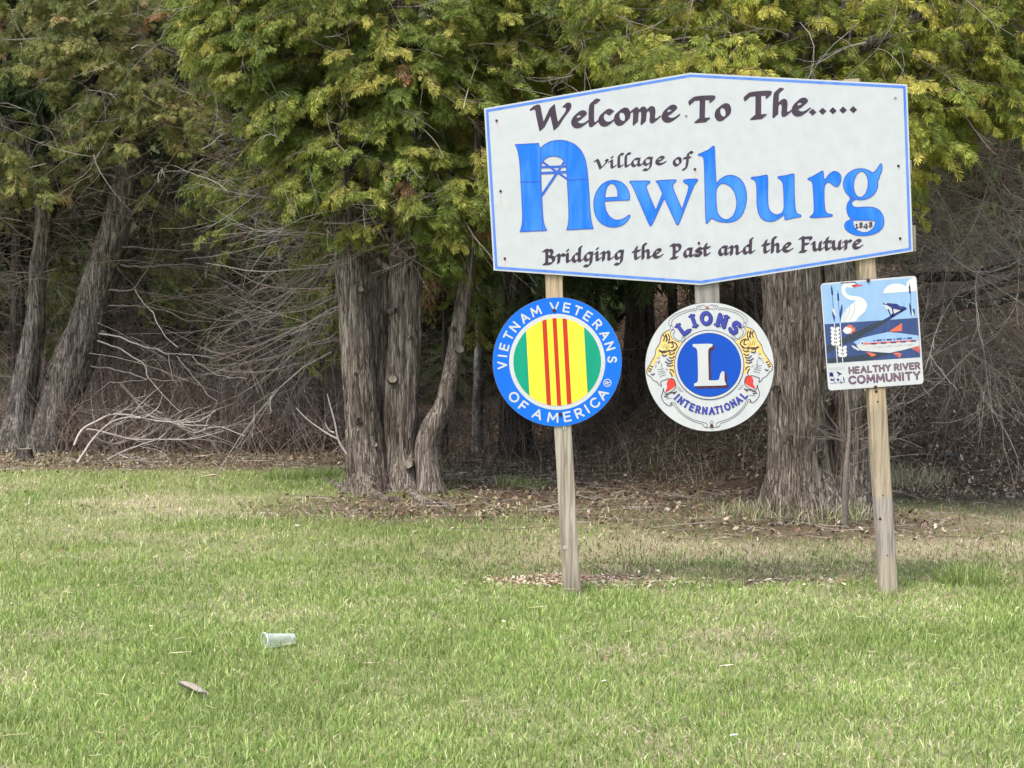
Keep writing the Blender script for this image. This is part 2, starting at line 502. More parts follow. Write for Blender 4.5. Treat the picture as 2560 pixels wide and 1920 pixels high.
# ---- calligraphic pen letters (x height 1, y up)
CAL = {
 'a': (.86, [[(.66, .84), (.46, .9), (.24, .7), (.17, .36), (.27, .12), (.42, .14), (.62, .42)], [(.70, .9), (.63, .5), (.62, .2), (.72, .12), (.88, .26)]]),
 'c': (.76, [[(.68, .76), (.5, .89), (.27, .74), (.17, .42), (.28, .15), (.5, .11), (.74, .28)]]),
 'd': (.90, [[(.60, .84), (.42, .88), (.22, .68), (.15, .36), (.25, .12), (.40, .14), (.60, .42)], [(.82, 1.52), (.72, 1.5), (.68, 1.1), (.63, .5), (.62, .2), (.72, .12), (.88, .26)]]),
 'e': (.80, [[(.22, .44), (.52, .56), (.68, .74), (.56, .89), (.34, .82), (.19, .55), (.18, .3), (.32, .12), (.54, .12), (.80, .30)]]),
 'f': (.58, [[(.84, 1.40), (.68, 1.52), (.52, 1.35), (.44, .8), (.36, .1), (.22, -.36), (.02, -.40)], [(.14, .86), (.66, .90)]]),
 'g': (.88, [[(.66, .84), (.46, .9), (.24, .7), (.17, .38), (.27, .16), (.42, .18), (.62, .44)], [(.72, .9), (.64, .4), (.58, -.10), (.38, -.42), (.10, -.38)]]),
 'h': (.94, [[(.52, 1.50), (.36, 1.52), (.28, 1.2), (.20, .08)], [(.24, .55), (.44, .84), (.60, .86), (.66, .66), (.62, .2), (.72, .12), (.90, .26)]]),
 'i': (.50, [[(.06, .78), (.22, .88), (.20, .24), (.28, .12), (.46, .26)], [(.26, 1.30), (.28, 1.24)]]),
 'l': (.50, [[(.56, 1.50), (.38, 1.54), (.26, 1.25), (.20, .30), (.27, .12), (.46, .26)]]),
 'm': (1.42, [[(.04, .78), (.20, .88), (.24, .7), (.18, .06)], [(.22, .55), (.44, .86), (.60, .84), (.62, .6), (.56, .06)], [(.62, .55), (.84, .86), (1.0, .84), (1.04, .6), (1.0, .22), (1.10, .12), (1.30, .28)]]),
 'n': (.98, [[(.04, .78), (.20, .88), (.24, .7), (.18, .06)], [(.22, .55), (.44, .86), (.60, .86), (.64, .64), (.60, .2), (.70, .12), (.88, .26)]]),
 'o': (.86, [[(.46, .90), (.24, .74), (.16, .42), (.26, .14), (.44, .10), (.64, .28), (.70, .58), (.62, .84), (.46, .90)]]),
 'r': (.66, [[(.04, .78), (.20, .88), (.24, .7), (.18, .06)], [(.22, .5), (.38, .80), (.50, .88), (.62, .78)]]),
 's': (.66, [[(.60, .78), (.44, .89), (.24, .76), (.30, .58), (.52, .42), (.54, .20), (.36, .10), (.12, .20)]]),
 't': (.58, [[(.34, 1.28), (.24, .9), (.20, .30), (.28, .12), (.52, .26)], [(.04, .86), (.56, .90)]]),
 'u': (.96, [[(.04, .78), (.20, .88), (.20, .30), (.30, .12), (.46, .16), (.66, .44)], [(.72, .9), (.66, .5), (.65, .2), (.74, .12), (.90, .26)]]),
 'v': (.9, [[(.02, .82), (.18, .9), (.40, .1), (.76, .86)]]),
 'W': (1.80, [[(.02, 1.36), (.26, 1.38), (.32, .9), (.42, .08)], [(.42, .08), (.66, .6), (.98, 1.36)], [(.98, 1.36), (1.0, .9), (1.10, .08)], [(1.10, .08), (1.4, .6), (1.72, 1.10), (1.74, 1.38), (1.60, 1.42)]]),
 'T': (1.16, [[(.08, 1.14), (.14, 1.36), (1.04, 1.40), (1.08, 1.22)], [(.62, 1.36), (.56, .06)], [(.32, .03), (.82, .06)]]),
 'V': (.98, [[(.02, .98), (.20, 1.0), (.38, .10)], [(.38, .10), (.70, .55), (.90, .92), (.80, 1.0)]]),
 'B': (1.02, [[(.10, 1.34), (.34, 1.36), (.28, .04)], [(.28, 1.34), (.62, 1.38), (.74, 1.12), (.60, .80), (.34, .74)], [(.56, .76), (.80, .60), (.82, .28), (.60, .04), (.08, .03)]]),
 'P': (.94, [[(.10, 1.34), (.34, 1.36), (.28, .04)], [(.28, 1.34), (.66, 1.38), (.80, 1.08), (.64, .72), (.38, .66)], [(.06, .03), (.50, .05)]]),
 'F': (.98, [[(.10, 1.34), (.34, 1.36), (.28, .04)], [(.30, 1.37), (.92, 1.38), (.95, 1.2)], [(.34, .74), (.72, .78)], [(.06, .03), (.50, .05)]]),
 '1': (.6, [[(.1, .80), (.28, .95), (.28, .06)], [(.1, .04), (.46, .04)]]),
 '8': (.85, [[(.60, 1.10), (.42, 1.25), (.24, 1.10), (.32, .82), (.54, .60), (.62, .30), (.42, .08), (.20, .25), (.24, .52), (.56, .80), (.60, 1.10)]]),
 '4': (.85, [[(.72, .12), (.06, .12), (.52, .92), (.50, -.30)]]),
}
def cal_text(pt, text, a, b, xh, nibw=.34, thick=.045, ang=38, gap=1.0):
    """text fitted between baseline points a, b (px)"""
    a = np.array(a, float); b = np.array(b, float)
    adv = []; x = 0
    for ch in text:
        adv.append(x); x += CAL[ch][0] if ch in CAL else gap
    L = np.linalg.norm(b - a); u = (b - a) / L; sx = L / x
    up = np.array([u[1], -u[0]])
    rot = math.atan2(-u[1], u[0])
    for ch, x0 in zip(text, adv):
        if ch not in CAL: continue
        for st in CAL[ch][1]:
            st = np.array(st)
            q = smooth_line(st) if len(st) > 2 else st
            pts = a + np.outer((x0 + q[:, 0]) * sx, u) + np.outer(q[:, 1] * xh, up)
            pt.nib(pts, nibw * xh, math.radians(ang) + rot, thick * xh)

# ---- plain capitals (height 1, y up) : width, strokes
CAP = {
 'V': (.8, [[(0, 1), (.4, 0), (.8, 1)]]), 'I': (.1, [[(.05, 0), (.05, 1)]]),
 'E': (.62, [[(.62, 1), (0, 1), (0, 0), (.62, 0)], [(0, .52), (.55, .52)]]),
 'T': (.74, [[(0, 1), (.74, 1)], [(.37, 1), (.37, 0)]]),
 'N': (.74, [[(0, 0), (0, 1), (.74, 0), (.74, 1)]]),
 'A': (.86, [[(0, 0), (.43, 1), (.86, 0)], [(.17, .33), (.69, .33)]]),
 'M': (.95, [[(0, 0), (.08, 1), (.475, .25), (.87, 1), (.95, 0)]]),
 'R': (.66, [[(0, 0), (0, 1), (.4, 1), (.6, .88), (.62, .7), (.5, .52), (.3, .47), (0, .47)], [(.3, .47), (.66, 0)]]),
 'S': (.62, [[(.6, .85), (.42, 1), (.18, .98), (.04, .78), (.12, .58), (.48, .45), (.62, .25), (.48, .03), (.2, 0), (0, .15)]]),
 'O': (.92, [[(.46 + .46 * math.cos(t), .5 + .5 * math.sin(t)) for t in np.linspace(0, 2 * math.pi, 25)]]),
 'F': (.58, [[(.58, 1), (0, 1), (0, 0)], [(0, .5), (.5, .5)]]),
 'C': (.8, [[(.46 + .46 * math.cos(t), .5 + .5 * math.sin(t)) for t in np.linspace(.75, 2 * math.pi - .75, 20)]]),
 'H': (.7, [[(0, 0), (0, 1)], [(.7, 0), (.7, 1)], [(0, .5), (.7, .5)]]),
 'L': (.55, [[(0, 1), (0, 0), (.55, 0)]]),
 'Y': (.76, [[(0, 1), (.38, .48), (.76, 1)], [(.38, .48), (.38, 0)]]),
 'U': (.7, [[(0, 1), (0, .3), (.12, .06), (.35, 0), (.58, .06), (.7, .3), (.7, 1)]]),
 'D': (.7, [[(0, 0), (0, 1), (.35, 1), (.62, .85), (.7, .5), (.62, .15), (.35, 0), (0, 0)]]),
 'G': (.82, [[(.8, .84), (.46, 1), (.1, .8), (0, .5), (.1, .2), (.46, 0), (.8, .15), (.8, .48), (.5, .48)]]),
}
def put_letter(pt, ch, c, up, h, r, sxk=1.0, serif=0.0, off=(0, 0)):
    """letter centred at c, up = unit vector"""
    w, sts = CAP[ch]; up = np.array(up, float); rt = np.array([-up[1], up[0]])
    def tr(q):
        q = np.asarray(q, float)
        return np.array(c) + np.array(off) + np.outer((q[:, 0] - w / 2) * h * sxk, rt) + np.outer((q[:, 1] - .5) * h, up)
    for st in sts:
        pt.line(tr(st), r)
        if serif:
            if ch in 'O': continue
            for e in (st[0], st[-1]):
                if e[1] in (0, 1) and ch not in 'SC':
                    pt.line(tr([(e[0] - serif / sxk, e[1]), (e[0] + serif / sxk, e[1])]), r * .38)

def screw(parent, px, py, Y, r, mat, name='screw', depth=.004):
    c = P(px, py, Y); n = 14; a = np.arange(n) * 2 * math.pi / n
    rings = []
    for rr, d in ((1, 0), (1, .55), (.8, .9), (.35, 1)):
        rings.append(np.stack([c[0] + r * rr * np.cos(a), np.full(n, c[1] - depth * d), c[2] + r * rr * np.sin(a)], -1))
    V = np.vstack(rings); idx = np.arange(4 * n).reshape(4, n)
    q = np.stack([idx[:-1], np.roll(idx[:-1], -1, 1), np.roll(idx[1:], -1, 1), idx[1:]], -1).reshape(-1, 4)
    return mesh_obj(name, V, [q, idx[-1][None, :]], mat, parent, smooth=False)

# ---------------------------------------------------------------- sign materials
def white_board():
    m, nt, b = new_mat('weathered_white_board')
    n = noise_node(nt, (1, 1, 1), 14, 6)
    r = ramp(nt, n.outputs['Fac'], [(.35, (.515, .55, .555)), (.65, (.56, .59, .595))])
    n2_ = noise_node(nt, (14, 1, .9), 1.6, 4)
    r2 = ramp(nt, n2_.outputs['Fac'], [(.62, (0, 0, 0)), (.80, (.25, .25, .25))])
    c = mix(nt, r.outputs[0], (.62, .63, .63), r2.outputs[0])
    n3 = noise_node(nt, (9, 1, .5), 2.2, 6)
    r3 = ramp(nt, n3.outputs['Fac'], [(.50, (0, 0, 0)), (.75, (.16, .16, .16))])
    c = mix(nt, c, (.52, .50, .45), r3.outputs[0])
    nt.links.new(c, b.inputs['Base Color'])
    b.inputs['Roughness'].default_value = .45; set_spec(b, .4)
    return m
def blue_fade():
    m, nt, b = new_mat('sun_faded_blue_vinyl')
    n = noise_node(nt, (3.2, 1, .8), 1.7, 4)
    r = ramp(nt, n.outputs['Fac'], [(.42, (.05, .26, .76)), (.56, (.004, .165, .72))])
    n2_ = noise_node(nt, (22, 1, 1.2), 2.4, 3)
    c = mix(nt, r.outputs[0], (.075, .27, .80), ramp(nt, n2_.outputs['Fac'], [(.5, (0, 0, 0)), (.75, (.5, .5, .5))]).outputs[0])
    nt.links.new(c, b.inputs['Base Color'])
    b.inputs['Roughness'].default_value = .4; set_spec(b, .4)
    return m
M['board'] = white_board()
M['blue'] = blue_fade()
M['blue_line'] = paint_mat('blue_outline_print', (.05, .12, .55))
M['stripe'] = paint_mat('blue_border_stripe', (.075, .20, .66), (.13, .28, .74), s=20)
M['black'] = paint_mat('faded_black_print', (.045, .030, .048), (.065, .045, .065), s=30)
M['white'] = paint_mat('white_print', (.60, .62, .615), (.55, .57, .57), s=20)
M['vblue'] = paint_mat('round_sign_blue', (.0, .14, .70), (.0, .16, .74), s=5)
M['yellow'] = paint_mat('yellow_print', (.88, .76, .035), (.90, .80, .06), s=12)
M['red'] = paint_mat('red_print', (.58, .035, .014), (.50, .03, .015), s=18)
M['green'] = paint_mat('green_print', (.0, .30, .17), (.0, .34, .20), s=12)
M['lblue'] = paint_mat('emblem_blue', (.0, .065, .46), (.0, .08, .50), s=6)
M['navy'] = paint_mat('navy_print', (.02, .035, .16), (.03, .045, .19), s=18)
M['letterblue'] = paint_mat('letter_blue_print', (.045, .055, .34), (.06, .07, .40), s=20)
M['gold'] = paint_mat('gold_print', (.80, .53, .12), (.85, .68, .28), s=60)
M['mouth'] = paint_mat('coral_red_print', (.72, .06, .045), (.6, .05, .04), s=30)
M['skyblue'] = paint_mat('pale_blue_print', (.27, .44, .66), (.31, .49, .70), s=14)
M['water'] = paint_mat('deep_blue_print', (.035, .065, .18), (.05, .085, .22), s=30)
M['log'] = paint_mat('dark_log_print', (.03, .045, .065), (.04, .055, .075), s=30)
M['orange'] = paint_mat('orange_print', (.80, .17, .08), (.72, .15, .08), s=20)
M['cream'] = paint_mat('cream_print', (.74, .74, .70), (.68, .69, .66), s=20)
M['grey'] = paint_mat('grey_print', (.45, .47, .50), (.5, .52, .55), s=20)
M['maroon'] = paint_mat('maroon_print', (.06, .016, .035), (.09, .03, .055), s=30)
M['mauve'] = paint_mat('inline_print', (.30, .20, .30), (.36, .26, .34), s=30)
M['rust'] = paint_mat('rusty_steel', (.10, .03, .018), (.05, .02, .015), s=120, rough=.8)
M['steel'] = paint_mat('dull_steel', (.42, .40, .39), (.32, .30, .30), s=120, rough=.5)
M['darkscrew'] = paint_mat('dark_steel', (.02, .016, .02), (.04, .03, .04), s=120, rough=.6)
M['washer'] = paint_mat('pale_washer', (.62, .62, .52), (.50, .50, .42), s=120)
M['aluminium'] = paint_mat('aluminium_back', (.5, .5, .5), (.4, .4, .4), s=10)
M['edge'] = paint_mat('dark_sign_edge', (.03, .02, .025), (.05, .03, .035), s=40)
M['ruststain'] = paint_mat('rust_stain', (.60, .46, .34), (.70, .60, .50), s=40)

def wood_mat(name, c0, c1, c2, lean=0.05):
    m, nt, b = new_mat(name)
    a = nt.nodes.new('ShaderNodeAttribute'); a.attribute_name = 'Col'
    tc = nt.nodes.new('ShaderNodeTexCoord'); mp = nt.nodes.new('ShaderNodeMapping')
    mp.inputs['Rotation'].default_value = (0, -lean, 0); mp.inputs['Scale'].default_value = (1, 1, .055)
    nt.links.new(tc.outputs['Object'], mp.inputs[0])
    n = nt.nodes.new('ShaderNodeTexNoise'); n.inputs['Scale'].default_value = 55; n.inputs['Detail'].default_value = 6; n.inputs['Distortion'].default_value = .8
    nt.links.new(mp.outputs[0], n.inputs['Vector'])
    r = ramp(nt, n.outputs['Fac'], [(.36, c0), (.5, c1), (.66, c2)])
    nt.links.new(mix(nt, r.outputs[0], a.outputs['Color'], 1.0, 'MULTIPLY'), b.inputs['Base Color'])
    b.inputs['Roughness'].default_value = .85; set_spec(b, .15)
    bump(nt, b, n.outputs['Fac'], .5, .006)
    return m
M['post'] = wood_mat('weathered_post_wood', (.24, .212, .175), (.37, .335, .285), (.46, .42, .365))

YB = 9.0                                           # plane of the signs
# ---------------------------------------------------------------- village welcome sign
root = empty('welcome_sign', G(1430, 1482)[0] * np.array([1, 0, 1]) + np.array([0, 9.05, 0]), 'large white hexagonal village welcome sign with blue border standing on leaning timber posts', 'sign')
OUT = [(1210, 271), (1726, 181.8), (2268, 210.8), (2282.5, 628.5), (1752, 712.5), (1234, 676)]
slab('board', OUT, YB, YB + .012, M['board'], root)
def inset(poly, d):
    p = np.array(poly, float); n = len(p); out = []
    for i in range(n):
        a, b, c = p[i - 1], p[i], p[(i + 1) % n]
        e1 = (b - a) / np.linalg.norm(b - a); e2 = (c - b) / np.linalg.norm(c - b)
        n1 = np.array([-e1[1], e1[0]]); n2_ = np.array([-e2[1], e2[0]])
        k = (n1 + n2_); k = k / (1 + n1 @ n2_)
        out.append(b + k * d)
    return np.array(out)
e = .0006
pt = Paint(1200, 170, 2300, 720, 1.0)
pt.poly(inset(OUT, 4)); pt.poly(inset(OUT, 10.5), 'sub')
pt.mesh('border_stripe', M['stripe'], YB - e, root)

tmp = Paint(1200, 170, 2300, 720, .8)
def word(text, f, a, b, xh, name, **k):
    pa, pb = f([a, b])
    xs = sorted([pa[0], pb[0]]); 
    p = Paint(xs[0] - 20, min(pa[1], pb[1]) - xh * 2.2, xs[1] + 20, max(pa[1], pb[1]) + xh * 1.1, .8 if xh > 30 else .5)
    cal_text(p, text, pa, pb, xh, **k)
    p.mesh(name, M['black'], YB - 2 * e, root)
word('Welcome', T1, (402, 470), (1492, 402), 41, 'lettering', nibw=.33)
word('To', T2, (80, 403), (392, 392), 41, 'lettering', nibw=.33)
word('The', T2, (500, 380), (968, 356), 43, 'lettering', nibw=.33)
p = Paint(2010, 255, 2160, 300, .8)
for x, y in ((1000, 333), (1076, 326), (1153, 322), (1230, 317), (1307, 314)):
    p.poly(T2([(x - 29, y), (x, y - 27), (x + 29, y), (x, y + 27)]))
p.mesh('dots', M['black'], YB - 2 * e, root)
word('Village', T1, (870, 766), (1400, 728), 22, 'lettering', nibw=.30)
word('of', T1, (1450, 740), (1580, 735), 22, 'lettering', nibw=.30)
word('Bridging', T1, (475, 1480), (1095, 1444), 24.5, 'lettering', nibw=.31)
word('the', T1, (1155, 1448), (1375, 1432), 24.5, 'lettering', nibw=.31)
word('Past', T1, (1435, 1437), (1735, 1418), 24, 'lettering', nibw=.31)
word('and', T2, (283, 1418), (560, 1400), 24.5, 'lettering', nibw=.31)
word('the', T2, (622, 1400), (845, 1388), 25, 'lettering', nibw=.31)
word('Future', T2, (900, 1388), (1372, 1364), 25, 'lettering', nibw=.31)

# the big blue name with a bridge drawn into its first letter
def big(name, adds, subs, f, extra=None, res=1.0):
    allp = np.vstack([f(q) for q in adds])
    lo, hi = allp.min(0) - 6, allp.max(0) + 6
    p = Paint(lo[0], lo[1], hi[0], hi[1], res)
    for q in adds: p.poly(smooth_poly(f(q), 2))
    for q in subs: p.poly(smooth_poly(f(q), 2), 'sub')
    if extra: extra(p)
    p.mesh(name, M['blue'], YB - 2 * e, root)
    F0 = p.F.copy()
    p.F = 1.1 - np.abs(F0 - .9)
    p.mesh('outline', M['blue_line'], YB - 3 * e, root)
def ell(c, rx, ry, rot=0, n=40):
    a = np.arange(n) * 2 * math.pi / n
    x = rx * np.cos(a); y = ry * np.sin(a)
    return [(c[0] + x_ * math.cos(rot) - y_ * math.sin(rot), c[1] + x_ * math.sin(rot) + y_ * math.cos(rot)) for x_, y_ in zip(x, y)]
N_out = [(262, 575), (262, 575), (445, 565), (445, 565), (450, 605), (480, 578), (530, 550), (600, 540), (660, 548), (720, 575), (765, 620), (795, 680), (810, 760), (818, 850), (825, 950), (832, 1080), (842, 1160), (857, 1213), (857, 1213), (650, 1223), (650, 1223), (663, 1180), (668, 1120), (664, 1000), (658, 900), (652, 780), (645, 730), (625, 690), (590, 670), (550, 665), (515, 672), (485, 692), (466, 720), (460, 760), (462, 900), (470, 1000), (475, 1110), (485, 1180), (508, 1227), (508, 1227), (299, 1237), (299, 1237), (313, 1190), (319, 1130), (313, 1000), (306, 860), (299, 740), (293, 680), (282, 620)]
def bridge(p):
    for a, b, w in (((458, 748), (655, 741), 8), ((458, 793), (655, 784), 9), ((468, 705), (658, 838), 7), ((640, 700), (578, 795), 8), ((578, 795), (468, 958), 9)):
        p.line(T1([a, b]), w * .3316)
big('letter', [N_out], [], T1, bridge)
E_o = [(1132, 985), (1128, 940), (1105, 890), (1065, 855), (1010, 842), (960, 850), (910, 880), (870, 940), (853, 1010), (858, 1080), (880, 1140), (920, 1180), (970, 1200), (1020, 1203), (1070, 1190), (1110, 1160), (1137, 1116), (1130, 1105), (1117, 1108), (1090, 1130), (1050, 1145), (1010, 1142), (975, 1115), (950, 1070), (940, 1006), (940, 1006), (1128, 997), (1128, 997)]
E_i = [(944, 975), (944, 975), (1036, 970), (1036, 970), (1035, 920), (1015, 880), (990, 870), (965, 885), (950, 925)]
big('letter', [E_o], [E_i], T1)
W_o = [(1122, 855), (1135, 850), (1275, 847), (1288, 858), (1275, 872), (1258, 882), (1255, 905), (1325, 1068), (1325, 1068), (1374, 945), (1374, 945), (1340, 872), (1322, 855), (1330, 847), (1475, 838), (1484, 848), (1475, 862), (1458, 872), (1455, 905), (1523, 1058), (1523, 1058), (1573, 905), (1568, 880), (1536, 866), (1530, 848), (1542, 838), (1638, 832), (1647, 845), (1628, 868), (1610, 897), (1502, 1178), (1490, 1186), (1478, 1178), (1390, 985), (1390, 985), (1298, 1186), (1286, 1194), (1273, 1184), (1150, 892), (1135, 872)]
big('letter', [W_o], [], T1)
B_o = [(130, 652), (150, 643), (215, 615), (245, 588), (258, 584), (264, 600), (266, 700), (275, 868), (275, 868), (300, 835), (350, 808), (400, 805), (450, 828), (485, 870), (503, 930), (505, 990), (495, 1050), (470, 1110), (430, 1150), (370, 1168), (300, 1163), (260, 1147), (240, 1132), (225, 1150), (203, 1175), (192, 1172), (185, 900), (180, 700), (170, 665), (140, 662)]
B_i = [(275, 912), (300, 877), (330, 870), (375, 890), (410, 935), (427, 1000), (422, 1060), (400, 1115), (360, 1142), (325, 1138), (290, 1105), (278, 1060), (273, 980)]
big('letter', [B_o], [B_i], T2)
U_o = [(532, 835), (537, 820), (580, 818), (630, 808), (658, 803), (664, 815), (665, 870), (663, 980), (668, 1050), (690, 1090), (730, 1107), (768, 1092), (783, 1060), (780, 960), (775, 870), (760, 845), (735, 830), (737, 815), (790, 810), (830, 800), (858, 793), (864, 805), (864, 960), (870, 1060), (885, 1098), (915, 1106), (915, 1124), (860, 1132), (795, 1148), (786, 1140), (787, 1105), (750, 1135), (710, 1157), (660, 1160), (615, 1140), (590, 1100), (578, 1040), (577, 950), (575, 870), (560, 845)]
big('letter', [U_o], [], T2)
R_o = [(958, 832), (1000, 815), (1050, 785), (1078, 770), (1084, 785), (1087, 850), (1120, 800), (1160, 773), (1195, 783), (1220, 815), (1213, 865), (1190, 898), (1165, 895), (1135, 868), (1110, 862), (1092, 885), (1088, 930), (1090, 1000), (1095, 1070), (1110, 1096), (1152, 1102), (1152, 1120), (1115, 1125), (985, 1133), (975, 1120), (1002, 1103), (1010, 1070), (1005, 960), (1000, 880), (990, 850), (965, 845)]
big('letter', [R_o], [], T2)
G_a = [ell((1362, 876), 133, 120), [(1430, 800), (1475, 775), (1498, 738), (1513, 716), (1527, 727), (1525, 780), (1507, 812), (1500, 850), (1450, 850)],
       [(1270, 960), (1330, 995), (1305, 1000), (1296, 1018), (1303, 1040), (1330, 1050), (1400, 1045), (1460, 1047), (1510, 1072), (1538, 1120), (1543, 1165), (1528, 1212), (1480, 1250), (1400, 1268), (1330, 1265), (1275, 1243), (1240, 1210), (1238, 1178), (1255, 1152), (1290, 1142), (1262, 1105), (1253, 1060), (1262, 1015), (1285, 990)]]
G_s = [ell((1364, 877), 52, 96, .08), [(1305, 1150), (1305, 1150), (1468, 1150), (1474, 1165), (1460, 1205), (1420, 1235), (1380, 1239), (1335, 1222), (1312, 1195)]]
big('letter', G_a, G_s, T2)
pa, pb = T2([(1322, 1208), (1458, 1200)])
p = Paint(pa[0] - 6, pa[1] - 22, pb[0] + 8, pb[1] + 12, .4)
cal_text(p, '1848', pa, pb, 10, nibw=.24, thick=.07)
p.mesh('year_lettering', M['black'], YB - 3 * e, root)
# seams in the vinyl, rust streaks
for a, b in (((302, 858), (452, 856)), ((656, 844), (818, 838)), ((455, 606), (470, 1225))):
    p = Paint(1290, 340, 1480, 600, 1); p.line(T1([a, b]), .8)
    p.mesh('seam', M['blue_line'], YB - 4 * e, root)
for f, x, y, h in ((T1, 157, 945, 110), (T1, 188, 1450, 40), (T2, 112, 775, 60), (T2, 142, 1330, 40), (T1, 127, 410, 30)):
    a, b = f([(x - 2, y), (x + 3, y + h)])
    p = Paint(a[0] - 6, a[1] - 3, b[0] + 6, b[1] + 4, .6)
    p.line([a, b], 1.1)
    o = p.mesh('rust_streak', M['ruststain'], YB - e, root)
for x, y, f, mt in ((125, 397, T1, 'rust'), (155, 928, T1, 'rust'), (187, 1437, T1, 'rust'), (1553, 357, T1, 'steel'), (1620, 763, T1, 'rust'), (1650, 1320, T1, 'rust'), (1622, 221, T2, 'steel'), (1647, 738, T2, 'darkscrew'), (1660, 1285, T2, 'darkscrew')):
    a = f([(x, y)])[0]
    screw(root, a[0], a[1], YB - .001, .0075, M[mt])

def post(name, line, half, y0, depth, parent, seed, tint):
    """line: [(px,py)...] centre line, half width in px"""
    line = np.array(line, float); n = 70
    C = np.stack([np.interp(np.linspace(line[0, 1], line[-1, 1], n), line[:, 1], line[:, 0]), np.linspace(line[0, 1], line[-1, 1], n)], -1)
    rad = .006; w0 = half * .00233
    c3 = P(C[:, 0], C[:, 1], np.full(n, y0)); rg = R(seed)
    prof = []
    for sx, sy, ax, ay in ((-1, 0, 1, 0), (-1, 0, 0, 1), (-1, 1, 0, -1), (-1, 1, 1, 0), (1, 1, -1, 0), (1, 1, 0, -1), (1, 0, 0, 1), (1, 0, -1, 0)):
        prof.append((sx * w0 + ax * rad, sy * depth + ay * rad))
    prof = np.array(prof)
    V = np.zeros((n, 8, 3))
    t = c3[-1] - c3[0]; t /= np.linalg.norm(t); side = np.array([-t[2], 0, t[0]]); side *= np.sign(side[0])
    wob = np.cumsum(rg.normal(0, .0005, n)); wob -= np.linspace(wob[0], wob[-1], n)
    for k in range(8):
        V[:, k] = c3 + side * (prof[k, 0] + wob + rg.normal(0, .0006, n))[:, None]
        V[:, k, 1] = y0 + prof[k, 1]
    idx = np.arange(n * 8).reshape(n, 8)
    q = np.stack([idx[:-1], np.roll(idx[:-1], -1, 1), np.roll(idx[1:], -1, 1), idx[1:]], -1).reshape(-1, 4)
    col = np.repeat(tint(C[:, 1])[:, None, :], 8, 1).reshape(-1, 3)
    return mesh_obj(name, V.reshape(-1, 3), [q, idx[0][None, ::-1], idx[-1][None, :]], M['post'], parent, col)

def tint_l(y):
    t = np.ones((len(y), 3)) * np.array([1.05, 1.02, .95])
    t *= (1 - .25 * sstep(1380, 1480, y))[:, None]
    top = y < 760; t[top] = np.array([1.2, 1.02, .78])
    return t
def tint_r(y):
    t = np.ones((len(y), 3)) * np.array([.95, .93, .95])
    m_ = (y > 985) & (y < 1252); t[m_] = np.array([1.05, .95, .79])
    m_ = (y > 1222) & (y < 1252); t[m_] = np.array([1.12, 1.02, .86])
    m_ = (y < 1012) & (y > 900); t[m_] = np.array([1.25, 1.08, .82])
    m_ = y < 700; t[m_] = np.array([1.12, 1.0, .80])
    m_ = (y > 1400); t[m_] = np.array([1.02, .97, .88])
    return t
def tint_m(y):
    return np.ones((len(y), 3)) * np.array([.85, .88, .92])
YP = YB + .0145
post('post', [(1368, 300), (1386, 730), (1408.5, 1090), (1431, 1500)], 21.5, YP, .095, root, 1, tint_l)
post('post', [(2129.5, 197), (2168, 650), (2194.5, 983), (2226, 1500)], 21, YP, .095, root, 2, tint_r)
post('hanger_board', [(1750, 330), (1767, 712), (1785, 1062)], 30.5, YP, .038, root, 3, tint_m)
# timber strips behind the board edge
def strip(px, y0, y1):
    o = slab('backing_strip', px, y0, y1, M['post'], root)
    a = o.data.attributes.new('Col', 'FLOAT_COLOR', 'POINT'); a.data.foreach_set('color', np.tile(np.array([1.2, 1.1, 1.0, 1], np.float32), len(o.data.vertices)))
strip([(1300, 572), (2289, 563), (2290, 628), (1320, 640)], YP + .10, YP + .138)
strip([(1290, 400), (2279, 400), (2280, 436), (1290, 440)], YP + .10, YP + .138)
def washer(px, py, Y, r, parent):
    n = 18; a = np.arange(n) * 2 * math.pi / n; c = P(px, py, Y)
    V = []
    for rr, d in ((1, 0), (1, .003), (.42, .003), (.42, 0)):
        V.append(np.stack([c[0] + r * rr * np.cos(a), np.full(n, c[1] - d), c[2] + r * rr * np.sin(a)], -1))
    idx = np.arange(4 * n).reshape(4, n)
    q = np.stack([idx[:-1], np.roll(idx[:-1], -1, 1), np.roll(idx[1:], -1, 1), idx[1:]], -1).reshape(-1, 4)
    w = mesh_obj('washer', np.vstack(V), q, M['washer'], parent)
    screw(w, px, py, Y, r * .3, M['darkscrew'])
washer(1411, 1069.5, YP - .0005, .0105, root)
washer(1413, 1369, YP - .0005, .0105, root)
for x, y, r, mt in ((2190.5, 979, .008, 'rust'), (2194, 1004, .005, 'darkscrew'), (2207.5, 1238, .004, 'darkscrew'), (2200, 1297, .008, 'rust'), (2218, 1388.5, .004, 'darkscrew')):
    screw(root, x, y, YP - .0002, r, M[mt], depth=.003)

# ---------------------------------------------------------------- round veterans sign
def disc_sign(name, c, r, label, matedge, matface):
    o = empty(name, P(c[0], c[1], YB + .01), label, 'sign')
    slab('plate', circle(c, r, 128), YB + .0085, YB + .0115, matedge, o)
    p = Paint(c[0] - r - 4, c[1] - r - 4, c[0] + r + 4, c[1] + r + 4, .7)
    p.disc(c, r - (1.0 if matedge is M['edge'] else .3))
    p.mesh('face', matface, YB + .0085 - e, o)
    return o
vc = TV([(820, 828)])[0]; k = 350 / 1659.0
vet = disc_sign('round_sign', vc, 765 * k, 'round blue sign with yellow, red and green stripes on the left post', M['aluminium'], M['vblue'])
YF = YB + .0085
def vp(): return Paint(vc[0] - 165, vc[1] - 165, vc[0] + 165, vc[1] + 165, .6)
p = vp(); p.disc(vc, 569 * k); p.mesh('white_ring', M['white'], YF - 2 * e, vet)
p = vp(); p.disc(vc, 519 * k); p.mesh('green_field', M['green'], YF - 3 * e, vet)
